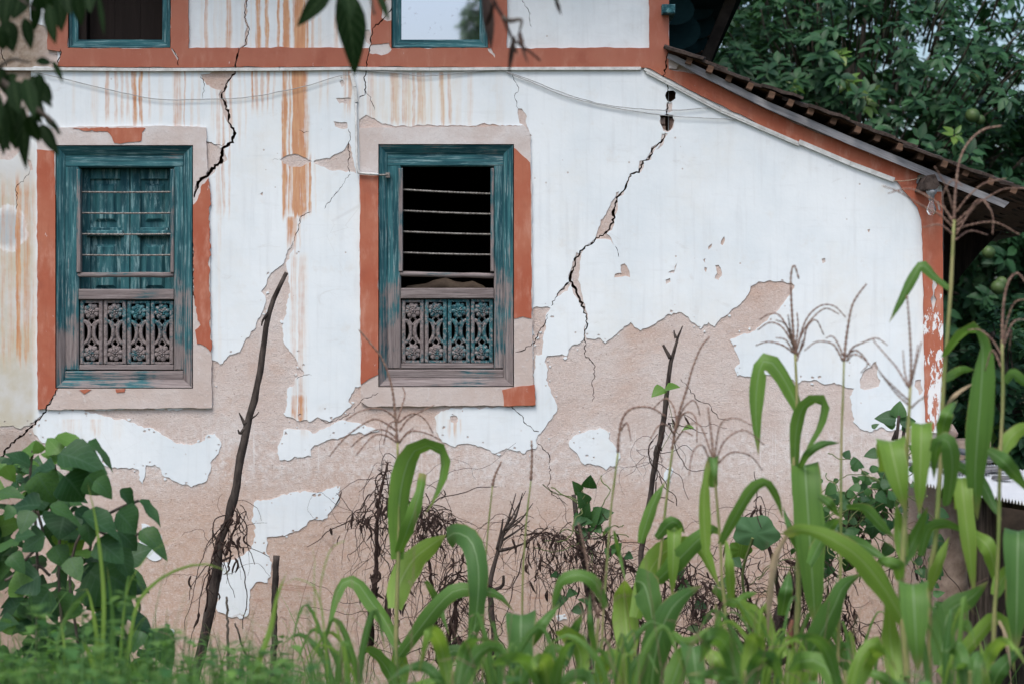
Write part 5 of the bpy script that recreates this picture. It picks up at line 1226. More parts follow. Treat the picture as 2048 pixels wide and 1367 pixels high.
maize('stout maize plant with broad pale leaves and purple spike just left of corner pilaster', 4.4, [(1821,770),(1814,911),(1811,1021),(1806,1111),(1803,1211),(1813,1328),(1815,1400)], 15, 6,
 [('b', [(1809,1244),(1770,1178),(1723,1118),(1683,1088),(1636,1064),(1596,1058),(1573,1071)], 46, {'tw': (20, -25), 'tipw': .5}), ('d', [(1575,1070),(1560,1095),(1549,1128),(1539,1211),(1536,1275)], 18), ('bh', [(1780,884),(1811,1022)], 66, {'rise': 6}), ('bh', [(1843,850),(1838,1030)], 50, {'rise': 6}),
  ('g', [(1895,1010),(1905,940),(1900,890),(1885,876),(1872,900),(1868,960)], 40, {'tw': (30, -20)}), ('g', [(1803,1128),(1826,1084),(1856,1011)], 30), ('g', [(1800,1160),(1796,1131),(1769,1122),(1749,1134)], 28),
  ('gh', [(1826,1172),(1836,1345)], 68, {'rise': 3, 'd': .4}), ('b', [(1800,1390),(1782,1290),(1778,1195)], 42, {'tipw': .5}), ('g', [(1815,1400),(1760,1350),(1700,1340)], 26), ('b', [(1806,1111),(1798,1060),(1792,1000)], 34)],
 [(1820,776),(1822,735),(1821,690),(1818,640),(1814,590)], [[(1816,773),(1800,745),(1789,729),(1766,703),(1743,676)], [(1817,800),(1790,775),(1765,750),(1748,725)], [(1818,810),(1792,785),(1760,745)], [(1822,770),(1830,735),(1843,683)], [(1822,815),(1838,800),(1855,790)], [(1820,780),(1810,745),(1806,700)], [(1823,760),(1832,715),(1836,690)]])
maize('tallest maize plant, its wide pink tassel spreading over the dark eave at the right', 4.0, [(1908,440),(1903,556),(1896,656),(1886,789),(1884,873),(1876,1011),(1869,1098),(1859,1164),(1860,1390)], 11, 7,
 [('g', [(1899,576),(1869,553),(1845,530),(1829,549),(1803,599),(1778,646)], 24, {'tw': (30, 0)}), ('g', [(1893,712),(1920,675),(1948,657),(1965,690),(1962,780),(1955,870),(1950,960),(1955,1040)], 58, {'tw': (60, 0), 'pk': .5}), ('g', [(1888,760),(1920,740),(1950,738)], 20),
  ('bh', [(1923,958),(1949,1191)], 42, {'rise': 8}), ('b', [(1939,1061),(1979,1098),(1996,1178)], 36), ('g', [(1913,928),(1956,954),(1983,1001),(2004,1040)], 30), ('g', [(1843,1111),(1856,1061),(1880,1048),(1903,1051),(1935,1066)], 30, {'tw': (20, 40)}),
  ('b', [(1856,1190),(1879,1124),(1899,1071)], 28), ('d', [(1884,830),(1910,790),(1955,760)], 9), ('g', [(1880,890),(1893,830),(1915,800)], 30), ('g', [(1880,1330),(1896,1228),(1943,1194),(1976,1161)], 56, {'d': .2}), ('g', [(1863,1234),(1903,1234),(1953,1268)], 30)],
 [(1908,440),(1911,383),(1919,323),(1936,287),(1966,260),(2003,252)],
 [[(1906,420),(1898,390),(1889,367),(1876,345),(1869,333)], [(1906,440),(1885,415),(1860,396),(1820,378),(1776,387)], [(1906,455),(1880,430),(1850,415),(1800,385),(1765,372)], [(1908,450),(1885,405),(1890,380),(1906,360),(1925,372)], [(1912,425),(1938,392),(1969,367),(2013,357)], [(1912,445),(1945,415),(1979,393),(2010,378),(2060,377)],
  [(1913,452),(1935,432),(1965,400),(1985,430),(1985,470)], [(1912,470),(1930,440),(1950,405),(1965,400),(1980,420)], [(1911,460),(1940,450),(1990,445),(2040,470)], [(1907,470),(1880,450),(1845,455)], [(1910,480),(1940,462),(1975,470)]])
maize('maize plant at the right edge with a hooked hairy tassel before the dark trees', 4.3, [(2004,680),(2006,789),(2002,883),(1999,960),(1998,1044),(1994,1161),(1989,1228),(1985,1390)], 9, 6,
 [('gh', [(2036,1066),(2032,1310)], 66, {'rise': 3}), ('g', [(2010,765),(2025,748),(2045,760),(2075,785)], 24), ('b', [(2003,905),(2030,865),(2075,842)], 34), ('g', [(1976,900),(2010,925),(2060,985)], 34, {'tw': (30, 10)}), ('b', [(1990,1190),(2010,1150),(2050,1120)], 34),
  ('b', [(1879,1348),(1936,1294),(1975,1248),(1996,1236),(2020,1262),(2028,1345)], 36, {'tw': (10, 30)}), ('d', [(1998,1240,.05),(2010,1262,.06),(2018,1300,.06),(2022,1340,.05)], 12), ('g', [(1980,1390),(2000,1340),(2050,1290)], 40), ('b', [(1985,1400),(1975,1340),(1960,1280)], 34)],
 [(2004,689),(2006,623),(2012,580),(2022,555),(2036,547),(2052,566)], [[(2005,690),(2015,640),(2030,605),(2055,598)], [(2005,700),(2020,655),(2035,640),(2060,640)], [(2003,710),(1985,680),(1960,660),(1935,660)], [(2003,735),(1985,700),(1970,740)], [(2006,690),(2022,660),(2018,700)]])
# extra low maize filling the bottom edge
for i, (x, d, lab) in enumerate([(1100, 5.0, 'short maize plant cut by the bottom edge below the pole stump'), (1490, 5.2, 'short maize plant cut by the bottom edge below the dry brown thicket'), (1690, 5.0, 'short maize plant cut by the bottom edge below the thin stemmed maize'), (1940, 5.2, 'short maize plant cut by the bottom edge in front of the shed post'), (905, 4.8, 'short maize plant cut by the bottom edge under the long hanging leaf')]):
    lv = []
    for k in range(4):
        s = -1 if k % 2 else 1; hgt = rc.uniform(40, 135); rch = rc.uniform(25, 120)*s; dp = rc.uniform(.3, 1.1)
        lv.append((rc.choice('ggb'), [(x, 1420), (x+rch*.35, 1400-hgt*.8, rc.uniform(-.1, .1)), (x+rch*.75, 1400-hgt*rc.uniform(.9, 1.1), rc.uniform(-.15, .25)), (x+rch*rc.uniform(.95, 1.3), 1400-hgt*dp, rc.uniform(-.1, .35))], rc.uniform(24, 46), {'tw': (rc.uniform(-50, 50), rc.uniform(-80, 80))}))
    maize(lab, d, [(x, 1340), (x, 1400)], 9, 6, lv)
# husked cob on the bushy tassel plant
cobp = [o for o in COL.objects if o.get('label', '').startswith('maize plant with a bushy')][0]
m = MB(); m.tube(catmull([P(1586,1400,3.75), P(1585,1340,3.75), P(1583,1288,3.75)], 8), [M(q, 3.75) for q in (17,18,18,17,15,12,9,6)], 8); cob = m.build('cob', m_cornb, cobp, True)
m = MB(); m.tube(catmull([P(1583,1292,3.76), P(1580,1265,3.76), P(1585,1238,3.76)], 8), [M(q, 3.75) for q in (7,9,9,8,7,6,5,3)], 7); m.build('silk', m_silk, cob, True)

# ------------------------------------------------------------------ sticks, stumps and dry vines
def stick(name, label, cat, d, pts, forks=(), mat=m_stake):
    q = [P(a, b, d) for a, b, w in pts]; base = Vector(q[-1]); base.z = ground_z(base.x, -d)-0.03
    base.x = q[-1].x+(q[-1].x-q[-2].x)*0.3
    t = empty(name, base, label, cat)
    n = 34; qq = catmull(q+[base], n); ws = [p[2] for p in pts]+[pts[-1][2]]
    rad = []
    for i in range(n):
        u = i/(n-1)*(len(ws)-1); k = min(int(u), len(ws)-2); rad.append(M(ws[k]+(ws[k+1]-ws[k])*(u-k), d)*.42*random.uniform(.9, 1.12))
    qq = [v+Vector((random.uniform(-1, 1), random.uniform(-1, 1), 0))*0.003 for v in qq]
    m = MB(); m.tube(qq, rad, 8); m.build('stem', mat, t, True)
    for f in forks:
        qf = catmull([P(a, b, d+.005) for a, b, w in f], 8); wf = [p[2] for p in f]
        m = MB(); m.tube(qf, [M(wf[0]+(wf[-1]-wf[0])*i/7, d)/2 for i in range(8)], 6); m.build('side_branch', mat, t, True)
    return t
def curl(rr, start, n, step, down=0.6, d_lim=(0.3, 1.6), wig=0.9, r0=0.004):
    p = Vector(start); v = Vector((rr.uniform(-1, 1), rr.uniform(-.6, .6), rr.uniform(-.6, .5))).normalized(); pts = [p.copy()]
    for i in range(n):
        v = (v+Vector((rr.uniform(-1, 1), rr.uniform(-.7, .7), rr.uniform(-1, 1)-down))*wig*0.5).normalized(); p = p+v*step
        p.y = -min(max(-p.y, d_lim[0]), d_lim[1]); pts.append(p.copy())
    return pts
def tangle(label, d, spine, n, seed, rootz=True, spread=26, nleaf=14, lenr=(8, 22), cat='dry vine', down=0.6):
    """dead climber: woody stems (parts) and a mass of curled tendrils and shrivelled leaves"""
    rr = random.Random(seed)
    base = P(spine[0][-1][0], 1400, d); base.z = ground_z(base.x, -d)
    t = empty('dry_vine', base, label, cat)
    for s in spine:
        q = catmull([P(p[0], p[1], d+rr.uniform(-.06, .06)) for p in s], 24); r = [M(p, d) for p in np.linspace(s[0][2] if len(s[0]) > 2 else 2, s[-1][2] if len(s[-1]) > 2 else 4, 24)]
        m = MB(); m.tube([v+Vector((rr.uniform(-.005, .005), 0, rr.uniform(-.005, .005))) for v in q], [x*rr.uniform(.85, 1.2) for x in r], 6); m.build('woody_stem', m_dryvine, t, True)
    m = MB()
    n = int(n*.85)
    for i in range(n):
        s = rr.choice(spine); k = rr.randrange(len(s)-1); u = rr.random()
        x = s[k][0]+(s[k+1][0]-s[k][0])*u+rr.gauss(0, spread*.3); y = s[k][1]+(s[k+1][1]-s[k][1])*u+rr.uniform(-20, 10)
        st = P(x, y, d+rr.uniform(-.2, .25)); L = rr.randint(*lenr); dw = down*rr.choice((.15, .6, 1.1)); pts = curl(rr, st, int(L*rr.uniform(.6, 1.7)), M(rr.uniform(5, 10), d), dw, (0.25, d+.5), rr.uniform(.5, 1.1))
        r = M(rr.choice((.5, .6, .8, 1.0, 1.5)), d); m.tube(pts, [r*(1-.5*j/len(pts)) for j in range(len(pts))], 4, False)
    tag(m.build('tendrils', m_dryvine, t, True), kind='stuff')
    m = MB()
    for i in range(nleaf):
        s = rr.choice(spine); k = rr.randrange(len(s)-1); u = rr.random()
        st = P(s[k][0]+(s[k+1][0]-s[k][0])*u+rr.gauss(0, spread*.8), s[k][1]+(s[k+1][1]-s[k][1])*u+rr.uniform(-10, 40), d+rr.uniform(-.2, .3))
        L = M(rr.uniform(14, 34), d); c = catmull([st, st+Vector((rr.uniform(-.3, .3)*L, rr.uniform(-.2, .2)*L, -L*.5)), st+Vector((rr.uniform(-.5, .5)*L, 0, -L))], 6)
        w = M(rr.uniform(1.2, 3.6), d); m.tube(c, [w*.3, w, w*1.2*rr.uniform(.5, 1), w, w*.7, w*.2], 5)
    if nleaf: tag(m.build('shrivelled_leaves', m_dryvine, t, True), kind='stuff')
    return t
stick('leaning_pole', 'long crooked leaning pole between the two windows, wound with dry tendrils low down', 'pole', 0.6,
 [(573,545,9),(566,560,12),(550,592,14),(539,620,15),(531,660,16),(522,730,17),(508,800,18),(492,860,20),(480,920,19),(470,990,19),(455,1040,22),(438,1090,25),(432,1150,23),(420,1220,24),(405,1290,26),(388,1367,27)],
 [[(536,628,8),(526,640,6),(523,652,3)], [(490,848,9),(482,832,5),(478,824,2)], [(493,846,9),(500,830,4),(503,822,2)], [(490,856,10),(480,866,6),(476,858,3)], [(492,842,6),(512,830,3),(518,822,1.5)], [(440,1085,8),(428,1070,5),(425,1058,3)], [(445,1120,6),(462,1112,3),(467,1108,2)], [(452,1040,8),(458,1000,4),(470,975,3)]])
tangle('dry brown tendrils hanging from the leaning pole between the windows', 0.75, [[(468,1010,1.5),(474,1040,2),(462,1075,2),(452,1110,3)], [(455,1040,1.5),(440,1070,2),(420,1130,2),(412,1220,2)]], 46, 3, spread=16, nleaf=26, lenr=(6, 20), down=1.0)
stick('forked_pole', 'upright forked dead pole standing right of the long crack in the pink wall', 'pole', 0.6, [(1366,652,3),(1358,664,9),(1351,690,12),(1343,720,13),(1335,780,13),(1328,840,13),(1318,890,14),(1310,930,13),(1302,985,13),(1293,1040,13),(1284,1090,13),(1280,1150,14),(1274,1250,14)],
 [[(1341,716,9),(1333,702,7),(1326,689,5)], [(1352,676,7),(1349,668,5),(1348,660,2)], [(1318,892,16),(1312,905,12),(1312,915,8)]])
tangle('a few thin dry tendrils twisted round the upright forked pole', 0.7, [[(1338,790,1),(1330,850,1),(1318,900,1),(1312,960,1)]], 20, 12, spread=34, nleaf=4, lenr=(10, 22), down=.25)
fp = empty('pole_seedling', P(1332,800,.66), 'small bright green leaf pair climbing the upright forked pole', 'climbing plant')
LSH = leaf_mesh('leaf', m_vineb, sh_heart(.42), fold=.15, droop=.2, seed=3)
for (a, b, c, e, L) in ((1330,778,1355,770,30),(1328,776,1306,788,26),(1366,858,1384,852,24),(1358,852,1350,848,12)):
    p, q = P(a, b, .68), P(c, e, .72); put_leaf('leaf', LSH, fp, p, q-p, Vector((.1, -.6, .7)), (q-p).length*1.1)
m = MB(); m.tube(catmull([P(1322,900,.66), P(1345,850,.67), P(1330,778,.68)], 10), .002, 4); m.tube(catmull([P(1345,850,.67), P(1358,868,.67), P(1366,858,.68)], 8), .002, 4); m.build('stem', m_greenstem, fp)
stick('stump_post', 'short dark square-cut stump post standing alone left of the dry vines', 'post', 0.9, [(552,1110,15),(552,1150,16),(549,1200,14),(549,1270,14),(546,1340,15)])
stick('stump_post', 'broken pole stump overgrown by dry vines in the middle of the wall foot', 'post', 0.9, [(1148,988,11),(1152,1020,13),(1160,1060,14),(1166,1100,14),(1172,1150,15),(1180,1250,15)], [[(1156,1060,8),(1155,1090,6),(1152,1125,2)]])
stick('dead_bush', 'leafless branching dead bush between the two dry vine tangles', 'bush', 0.8, [(1022,1032,6),(1008,1060,9),(1000,1090,11),(985,1140,14),(980,1180,14),(984,1230,13),(990,1300,13)],
 [[(1008,1060,8),(1030,1035,5),(1045,985,2)], [(1012,1052,5),(1022,1020,3),(1032,985,1.5)], [(1012,1058,6),(1040,1040,4),(1066,1005,1.5)], [(1004,1080,6),(1035,1060,4),(1060,1040,2)], [(1006,1072,4),(1030,1036,3),(1020,1000,1.5)], [(996,1100,9),(1018,1096,7),(1050,1085,3)], [(994,1098,7),(1002,1062,5),(1006,1036,3)], [(985,1180,9),(1005,1170,7),(1007,1150,5)], [(1010,1060,4),(1046,1030,2),(1068,1035,1)], [(1020,1040,4),(1036,1010,2),(1052,980,1)]])
tangle('tall dry vine tangle draped over a hidden pole left of the lower maize leaves', 0.9, [[(775,925,2),(768,960,3),(758,1000,4),(755,1060,5),(752,1120,6),(745,1200,7),(740,1300,8)], [(790,1005,3),(812,1040,3),(800,1110,5),(780,1180,6),(772,1260,7)], [(770,960,1.5),(735,1020,1.5),(712,1050,1.2)], [(838,970,2),(842,1020,2),(850,1060,2),(870,1030,2)], [(850,1020,2),(880,1035,1.5),(905,1050,1.2)]], 230, 5, spread=34, nleaf=80, down=.8)
tangle('low dry vine tangle right of the tall one, behind the long hanging maize leaf', 1.0, [[(870,1050,2),(858,1120,3),(868,1200,4),(872,1300,5)], [(900,1160,2),(912,1220,4),(905,1320,6)], [(930,1100,1.5),(915,1150,2),(880,1180,3)], [(955,1250,2),(980,1300,4),(975,1380,5)], [(920,1190,3),(900,1260,5),(890,1367,5)]], 170, 6, spread=40, nleaf=50, down=.7)
tangle('dry vine tangle spilling over the broken pole stump', 1.0, [[(1150,1030,2),(1155,1070,2),(1165,1110,3),(1190,1180,4)], [(1110,1070,1.5),(1130,1080,2),(1165,1100,2),(1200,1080,2)], [(1040,1070,1.5),(1085,1065,2),(1120,1070,2)], [(1200,1050,2),(1215,1100,3),(1200,1170,3)], [(1240,1120,2),(1280,1150,3),(1255,1190,3)], [(1180,1180,3),(1220,1240,3),(1250,1300,4)]], 230, 8, spread=36, nleaf=70, down=.75)
tangle('dry hanging tendrils below the dead bush on the pink wall', 0.7, [[(1075,1080,1.2),(1080,1120,1.5),(1070,1160,1.5)], [(1095,1240,1.2),(1110,1280,1.5),(1100,1330,2)]], 40, 9, spread=22, nleaf=14, down=1.0)
tangle('big dark thicket of dry vines behind the right hand maize', 1.1, [[(1520,1010,2),(1530,1060,3),(1545,1120,4),(1560,1200,6),(1560,1330,8)], [(1570,1120,3),(1620,1130,5),(1660,1080,8),(1720,1030,9),(1790,985,9)], [(1480,1130,2),(1500,1190,3),(1510,1280,5),(1500,1380,6)], [(1400,1160,1.5),(1440,1200,3),(1470,1280,5)], [(1610,1170,3),(1650,1220,4),(1690,1260,4)], [(1440,1270,4),(1520,1300,7),(1600,1330,8)], [(1640,1110,5),(1600,1180,5),(1580,1260,6)]], 420, 10, spread=52, nleaf=130, down=.55)
tangle('dry tendrils hanging from the leaning branch below the green climber', 0.9, [[(1690,1200,1.5),(1700,1240,2),(1705,1290,2)], [(1800,1130,1.2),(1830,1090,1.5),(1850,1060,1.5)]], 60, 11, spread=16, nleaf=24, down=.9)
tangle('fine dry stems at the foot of the wall below the forked pole', 1.0, [[(1320,1110,1.5),(1330,1180,2),(1320,1260,3)], [(1370,1120,1.5),(1385,1190,2),(1380,1300,3)], [(1280,1230,2),(1300,1290,2),(1290,1367,3)]], 130, 14, spread=36, nleaf=40, down=.5)
# thin ladder of stub poles near the leaning pole
stick('garden_stake', 'thin pale stake standing just right of the foot of the leaning pole', 'stake', 1.6, [(453,1192,5),(455,1230,6),(456,1300,7),(457,1367,8)], mat=m_bark)
stick('garden_stake', 'thin stake slanting to the right near the foot of the leaning pole', 'stake', 1.5, [(470,1245,4),(485,1290,5),(505,1340,6),(512,1367,6)], mat=m_bark)
# ------------------------------------------------------------------ broad-leaved climber at lower left
rv = random.Random(31)
VM = [leaf_mesh('leaf', m_vine, sh_heart(.40+.04*i), fold=.06+.05*(i % 3), droop=.1+.12*(i % 4), seed=i, wave=.12, rows=7) for i in range(6)]
VB = [leaf_mesh('leaf', m_vineb, sh_heart(.42+.04*i), fold=.08, droop=.2, seed=i+9, wave=.1, rows=7) for i in range(3)]
bush = empty('climber_bush', P(120,1400,2.6), 'broad leaved green climber heaped up in the lower left corner', 'climbing plant')
bush.location.z = ground_z(0, -2.6); WL[bush.name] = bush.location.copy()
def vleaf(a, b, d, up, bright=False, ws=1.0):
    p, q = P(a[0], a[1], d), P(b[0], b[1], d+rv.uniform(-.05, .05)); put_leaf('leaf', rv.choice(VB if bright else VM), bush, p, q-p, Vector(up), (q-p).length, ws)
for (a, b, up, br, ws) in [
 ((75,900),(28,905),(0,-.7,.7),1,1.1),((120,905),(92,870),(.1,-.9,.3),1,1.2),((80,905),(72,880),(0,-.7,.5),1,1.3),((112,872),(178,893),(.2,-.5,.9),1,.8),((130,920),(82,898),(0,-.5,.8),1,1),((10,930),(28,965),(-.3,-.8,.3),1,1.1),((170,905),(155,915),(0,-.5,.5),1,1),
 ((175,885),(242,920),(.2,-.4,.9),0,.7),((60,930),(15,900),(0,-.6,.8),0,1.1),((110,935),(55,945),(0,-.5,.9),0,.8),((120,905),(215,930),(.1,-.6,.8),0,1.1),((150,915),(225,960),(.2,-.7,.7),0,1.2),((75,945),(105,1005),(-.2,-.8,.4),0,1.2),((130,950),(175,1000),(.1,-.9,.4),0,1.5),
 ((175,950),(205,990),(.2,-.9,.4),0,1.2),((190,960),(228,992),(.2,-.8,.5),0,1.1),((80,1010),(5,1000),(-.1,-.6,.8),0,.9),((30,1015),(5,1035),(0,-.8,.5),0,1.2),((60,1020),(40,1065),(0,-.8,.5),0,1.2),((100,1010),(170,1045),(.1,-.6,.8),0,.6),((130,1025),(115,1075),(0,-.95,.3),0,1.5),((150,1020),(200,1055),(.2,-.7,.7),0,1.1),
 ((165,1030),(245,1068),(.1,-.5,.9),0,.75),((175,1045),(180,1090),(.1,-.9,.3),0,1.1),((195,1080),(250,1120),(.2,-.8,.5),0,1.4),((240,978),(280,1028),(.5,-.7,.5),0,.6),((278,1000),(325,1050),(.6,-.5,.6),0,.5),((235,1022),(278,1065),(.4,-.8,.4),0,1.1),((235,1060),(282,1096),(.2,-.8,.5),0,1.2),((283,1058),(337,1112),(.3,-.8,.5),0,.7),((235,1095),(262,1160),(.5,-.8,.2),0,.7),
 ((90,1070),(40,1100),(0,-.7,.6),0,1.1),((110,1090),(130,1135),(0,-.9,.4),0,1.4),((30,1075),(70,1065),(0,-.6,.8),0,1),((140,1115),(160,1160),(0,-.9,.4),0,1.2),((180,1140),(250,1200),(.1,-.95,.3),0,1.5),((220,1150),(285,1190),(.3,-.9,.3),0,1.3),((240,1200),(270,1225),(.2,-.9,.2),0,1.3),((250,1225),(310,1265),(.5,-.6,.6),0,.6),((305,1260),(348,1335),(.3,-.9,.3),0,1.0),((285,1262),(265,1300),(0,-.9,.3),0,.9),
 ((80,1150),(20,1180),(0,-.8,.5),0,1.2),((50,1190),(30,1140),(-.1,-.9,.2),1,1.3),((100,1180),(60,1230),(0,-.8,.5),0,1.2),((150,1190),(120,1240),(0,-.8,.5),0,1.2),((200,1220),(230,1280),(.2,-.8,.4),0,1.2),((20,1110),(50,1140),(0,-.7,.6),0,1.1)]:
    vleaf(a, b, 2.75+rv.uniform(-.15, .25), up, br, ws*.86)
for i in range(260):
    x = rv.uniform(-90, 275); y = rv.uniform(925, 1340)
    if x > 90+(y-930)*0.85: x = rv.uniform(-90, 190)
    if x > 150 and y < 1000: continue
    if (40 < x < 120 and 1000 < y < 1110 and rv.random() < .75): continue
    a = rv.choice((rv.uniform(3.0, 6.4), rv.uniform(-.6, .5), rv.uniform(2.8, 3.6))); L = rv.uniform(38, 92)
    vleaf((x, y), (x+L*math.cos(a)*.7, y-L*math.sin(a)*.8), 2.5-rv.uniform(0, .5), (rv.uniform(-.7, .7), -.55, rv.uniform(.3, 1.6)), rv.random() < .10, rv.uniform(.65, 1.15))
for s in ([(70,1400),(75,1200),(72,1050),(60,960),(66,900)], [(140,1400),(120,1200),(118,1100),(122,1020),(105,900)], [(170,1400),(150,1240),(140,1150),(165,1060),(240,1015),(278,1000)], [(100,1150),(70,1130),(10,1160)], [(240,1240),(262,1290),(290,1262)], [(50,1120),(85,1075),(75,1020)], [(180,1100),(190,1060),(240,1080),(285,1062)]):
    m = MB(); m.tube(catmull([P(a, b, 2.6) for a, b in s], 16), M(3.2, 2.6), 5); m.build('vine_stem', m_bark, bush, True)

# ------------------------------------------------------------------ green climber on the leaning branch at right, gourd leaf
clim = empty('green_climber', P(1720,1050,1.2), 'small leaved green climber on the leaning branch under the corner pilaster', 'climbing plant')
SM = [leaf_mesh('leaf', m_vine, sh_heart(.34+.05*i), fold=.1, droop=.25, seed=20+i) for i in range(4)]
for i in range(190):
    u = rv.random(); x = 1800-170*u+rv.gauss(0, 26); y = 965+150*u+rv.gauss(0, 40)
    if rv.random() < .25: x, y = rv.gauss(1710, 35), rv.gauss(975, 30)
    if rv.random() < .2: x, y = rv.uniform(1840, 1880), rv.uniform(1020, 1240)
    a = rv.uniform(0, 6.28); L = rv.uniform(14, 32); p = P(x, y, 1.2+rv.uniform(-.2, .2)); put_leaf('leaf', rv.choice(SM), clim, p, Vector((math.cos(a), rv.uniform(-.3, .3), math.sin(a)-.3)), Vector((rv.uniform(-.4, .4), -.8, .5)), M(L, 1.2))
m = MB()
for i in range(60):
    u = rv.random(); m.tube(curl(rv, P(1800-170*u, 970+150*u, 1.2), rv.randint(8, 22), M(9, 1.2), .1, (.7, 1.5)), M(1.2, 1.2), 4, False)
tag(m.build('stems', m_greenstem, clim, True), kind='stuff')
m = MB(); m.tube(catmull([P(1800,975,1.1), P(1730,1025,1.1), P(1660,1085,1.1), P(1600,1150,1.1), P(1550,1260,1.1), P(1540,1420,1.1)], 20), [M(7+i*.4, 1.1) for i in range(20)], 7); m.build('leaning_branch', m_stake, clim, True)
top = empty('wall_plant', P(1800,870,.3), 'small leafy plant with dark twigs at the foot of the corner pilaster', 'plant')
for (a, b, c, e, L) in [(1795,835,1800,805,1),(1792,838,1756,832,.7),(1800,845,1828,838,.6),(1790,852,1772,845,.8),(1805,850,1818,862,.8)]:
    p, q = P(a, b, .5), P(c, e, .5); put_leaf('leaf', rv.choice(SM), top, p, q-p, Vector((0, -.8, .5)), (q-p).length*1.15)
for s in ([(1790,900),(1795,860),(1798,830)], [(1805,895),(1808,860),(1815,845)], [(1785,880),(1793,860)]):
    m = MB(); m.tube(catmull([P(a, b, .5) for a, b in s], 8), M(3.4, .5), 5); m.build('twig', m_stake, top, True)
go = empty('gourd_plant', P(1480,1110,1.3), 'single large round gourd leaf held up against the pink wall', 'gourd plant')
def gourd(parent, cx, cy, r, d, up, mat):
    m = MB(); n = 26; c = P(cx, cy, d); vs = [c]; uv = [(.5, .5)]
    rot = frame((.15, -.2, 1), up)
    for ring in (0.55, 1.0):
        for i in range(n):
            a = 2*math.pi*i/n; k = ring*(1+.10*math.cos(5*a)-.35*math.exp(-((a-math.pi*1.5)/.25)**2)*(ring)); q = Vector((math.cos(a)*k*1.15, math.sin(a)*k*.9, -.18*k*k+.04*math.sin(a*7)))*M(r, d)
            vs.append(c+rot @ q); uv.append((.5+.3*math.cos(a), .5))
    fs = [(0, 1+i, 1+(i+1) % n) for i in range(n)]+[(1+i, 1+n+i, 1+n+(i+1) % n, 1+(i+1) % n) for i in range(n)]
    m.add(vs, fs, uv); m.build('leaf', mat, parent, True)
m_gourd = mat_leaf('gourd_leaf', (0.07, 0.17, 0.075), (0.10, 0.21, 0.10), .6, .3, .25, (.2, .4, .08), None, 16, .4)
gourd(go, 1512, 1066, 40, 1.4, (0, -.85, .5), m_gourd); gourd(go, 1482, 1100, 22, 1.3, (.3, -.8, .4), m_vineb)
m = MB(); m.tube(catmull([P(1500,1250,1.2), P(1485,1150,1.3), P(1505,1075,1.4)], 10), M(3, 1.3), 5); m.build('stem', m_greenstem, go)
stumpv = empty('stump_climber', P(1180,1040,1.1), 'green leaved climber on top of the broken pole stump', 'climbing plant')
for (a, b, c, e) in [(1160,985,1150,965),(1178,975,1180,955),(1172,1010,1160,985),(1168,1035,1176,1010),(1180,1050,1195,1015),(1185,1035,1220,1022),(1165,1030,1150,1045),(1160,1045,1180,1040),(1185,1050,1200,1060),(1175,1055,1170,1075),(1150,1180,1135,1190),(1140,1160,1152,1150),(1165,1195,1180,1205),(1150,1210,1165,1225),(1228,1105,1238,1088),(1225,1095,1215,1110),(1250,1110,1262,1112),(1110,1205,1130,1195),(1335,1090,1340,1075),(1120,1150,1105,1148),(1465,1115,1480,1130),(1440,1160,1455,1172),(1390,1205,1410,1212),(1405,1240,1420,1230),(1380,1250,1395,1262),(1360,1165,1378,1172),(1350,1150,1365,1140)]:
    p, q = P(a, b, 1.1), P(c, e, 1.15); put_leaf('leaf', rv.choice(SM), stumpv, p, q-p, Vector((rv.uniform(-.4, .4), -.8, .4)), (q-p).length*1.05)
m = MB()
for i in range(14): m.tube(curl(rv, P(rv.uniform(1150, 1200), rv.uniform(1000, 1100), 1.05), 14, M(8, 1), -.1, (.8, 1.3)), M(1.3, 1), 4, False)
tag(m.build('stems', m_greenstem, stumpv, True), kind='stuff')

# ------------------------------------------------------------------ grass and weeds along the bottom
rg = random.Random(91)
mg = MB()
def gblade(x, d, h, lean, w, lid):
    b = P(x, 1400, d); b.z = ground_z(b.x, -d)-0.02; n = 6; pts = []
    yaw = rg.uniform(0, 6.28); s = Vector((math.cos(yaw), math.sin(yaw), 0)); la = Vector((lean, rg.uniform(-.25, .25), 0))
    for i in range(n+1):
        u = i/n; c = b+Vector((0, 0, h*u*(1-.22*abs(lean)*u)))+la*(h*u*u); ww = w*(1-u**1.6)+.0004; pts += [c-s*ww, c+s*ww]
    mg.add(pts, [(2*i, 2*i+1, 2*i+3, 2*i+2) for i in range(n)], [((0.2 if k % 2 else .8)+lid, .5) for k in range(len(pts))])
def topz(py, d, x): return (EYE+(683.5-py)/PPM*(DIST-d)/DIST)-ground_z(P(x, 0, d).x, -d)
for i in range(2300):
    x = rg.uniform(-60, 700) if i % 5 else rg.uniform(650, 2100); d = rg.uniform(1.8, 6.4)
    lim = 1420-abs(rg.gauss(0, 75)) if x < 330 else (1405-abs(rg.gauss(0, 62)) if x < 640 else 1395-abs(rg.gauss(0, 40)))
    if rg.random() < .04: lim -= 50
    h = topz(lim, d, x)
    if h > .05: gblade(x, d, h*1.08, rg.uniform(-.35, .35), rg.uniform(.003, .0065), i % 89)
for i in range(420):   # long wispy stems
    x = rg.uniform(-20, 1000) if i % 2 else rg.uniform(900, 2040); d = rg.uniform(2, 6.4); gblade(x, d, topz(1340-abs(rg.gauss(0, 95)), d, x), rg.uniform(-.6, .6), rg.uniform(.0015, .0035), i)
ms = MB()
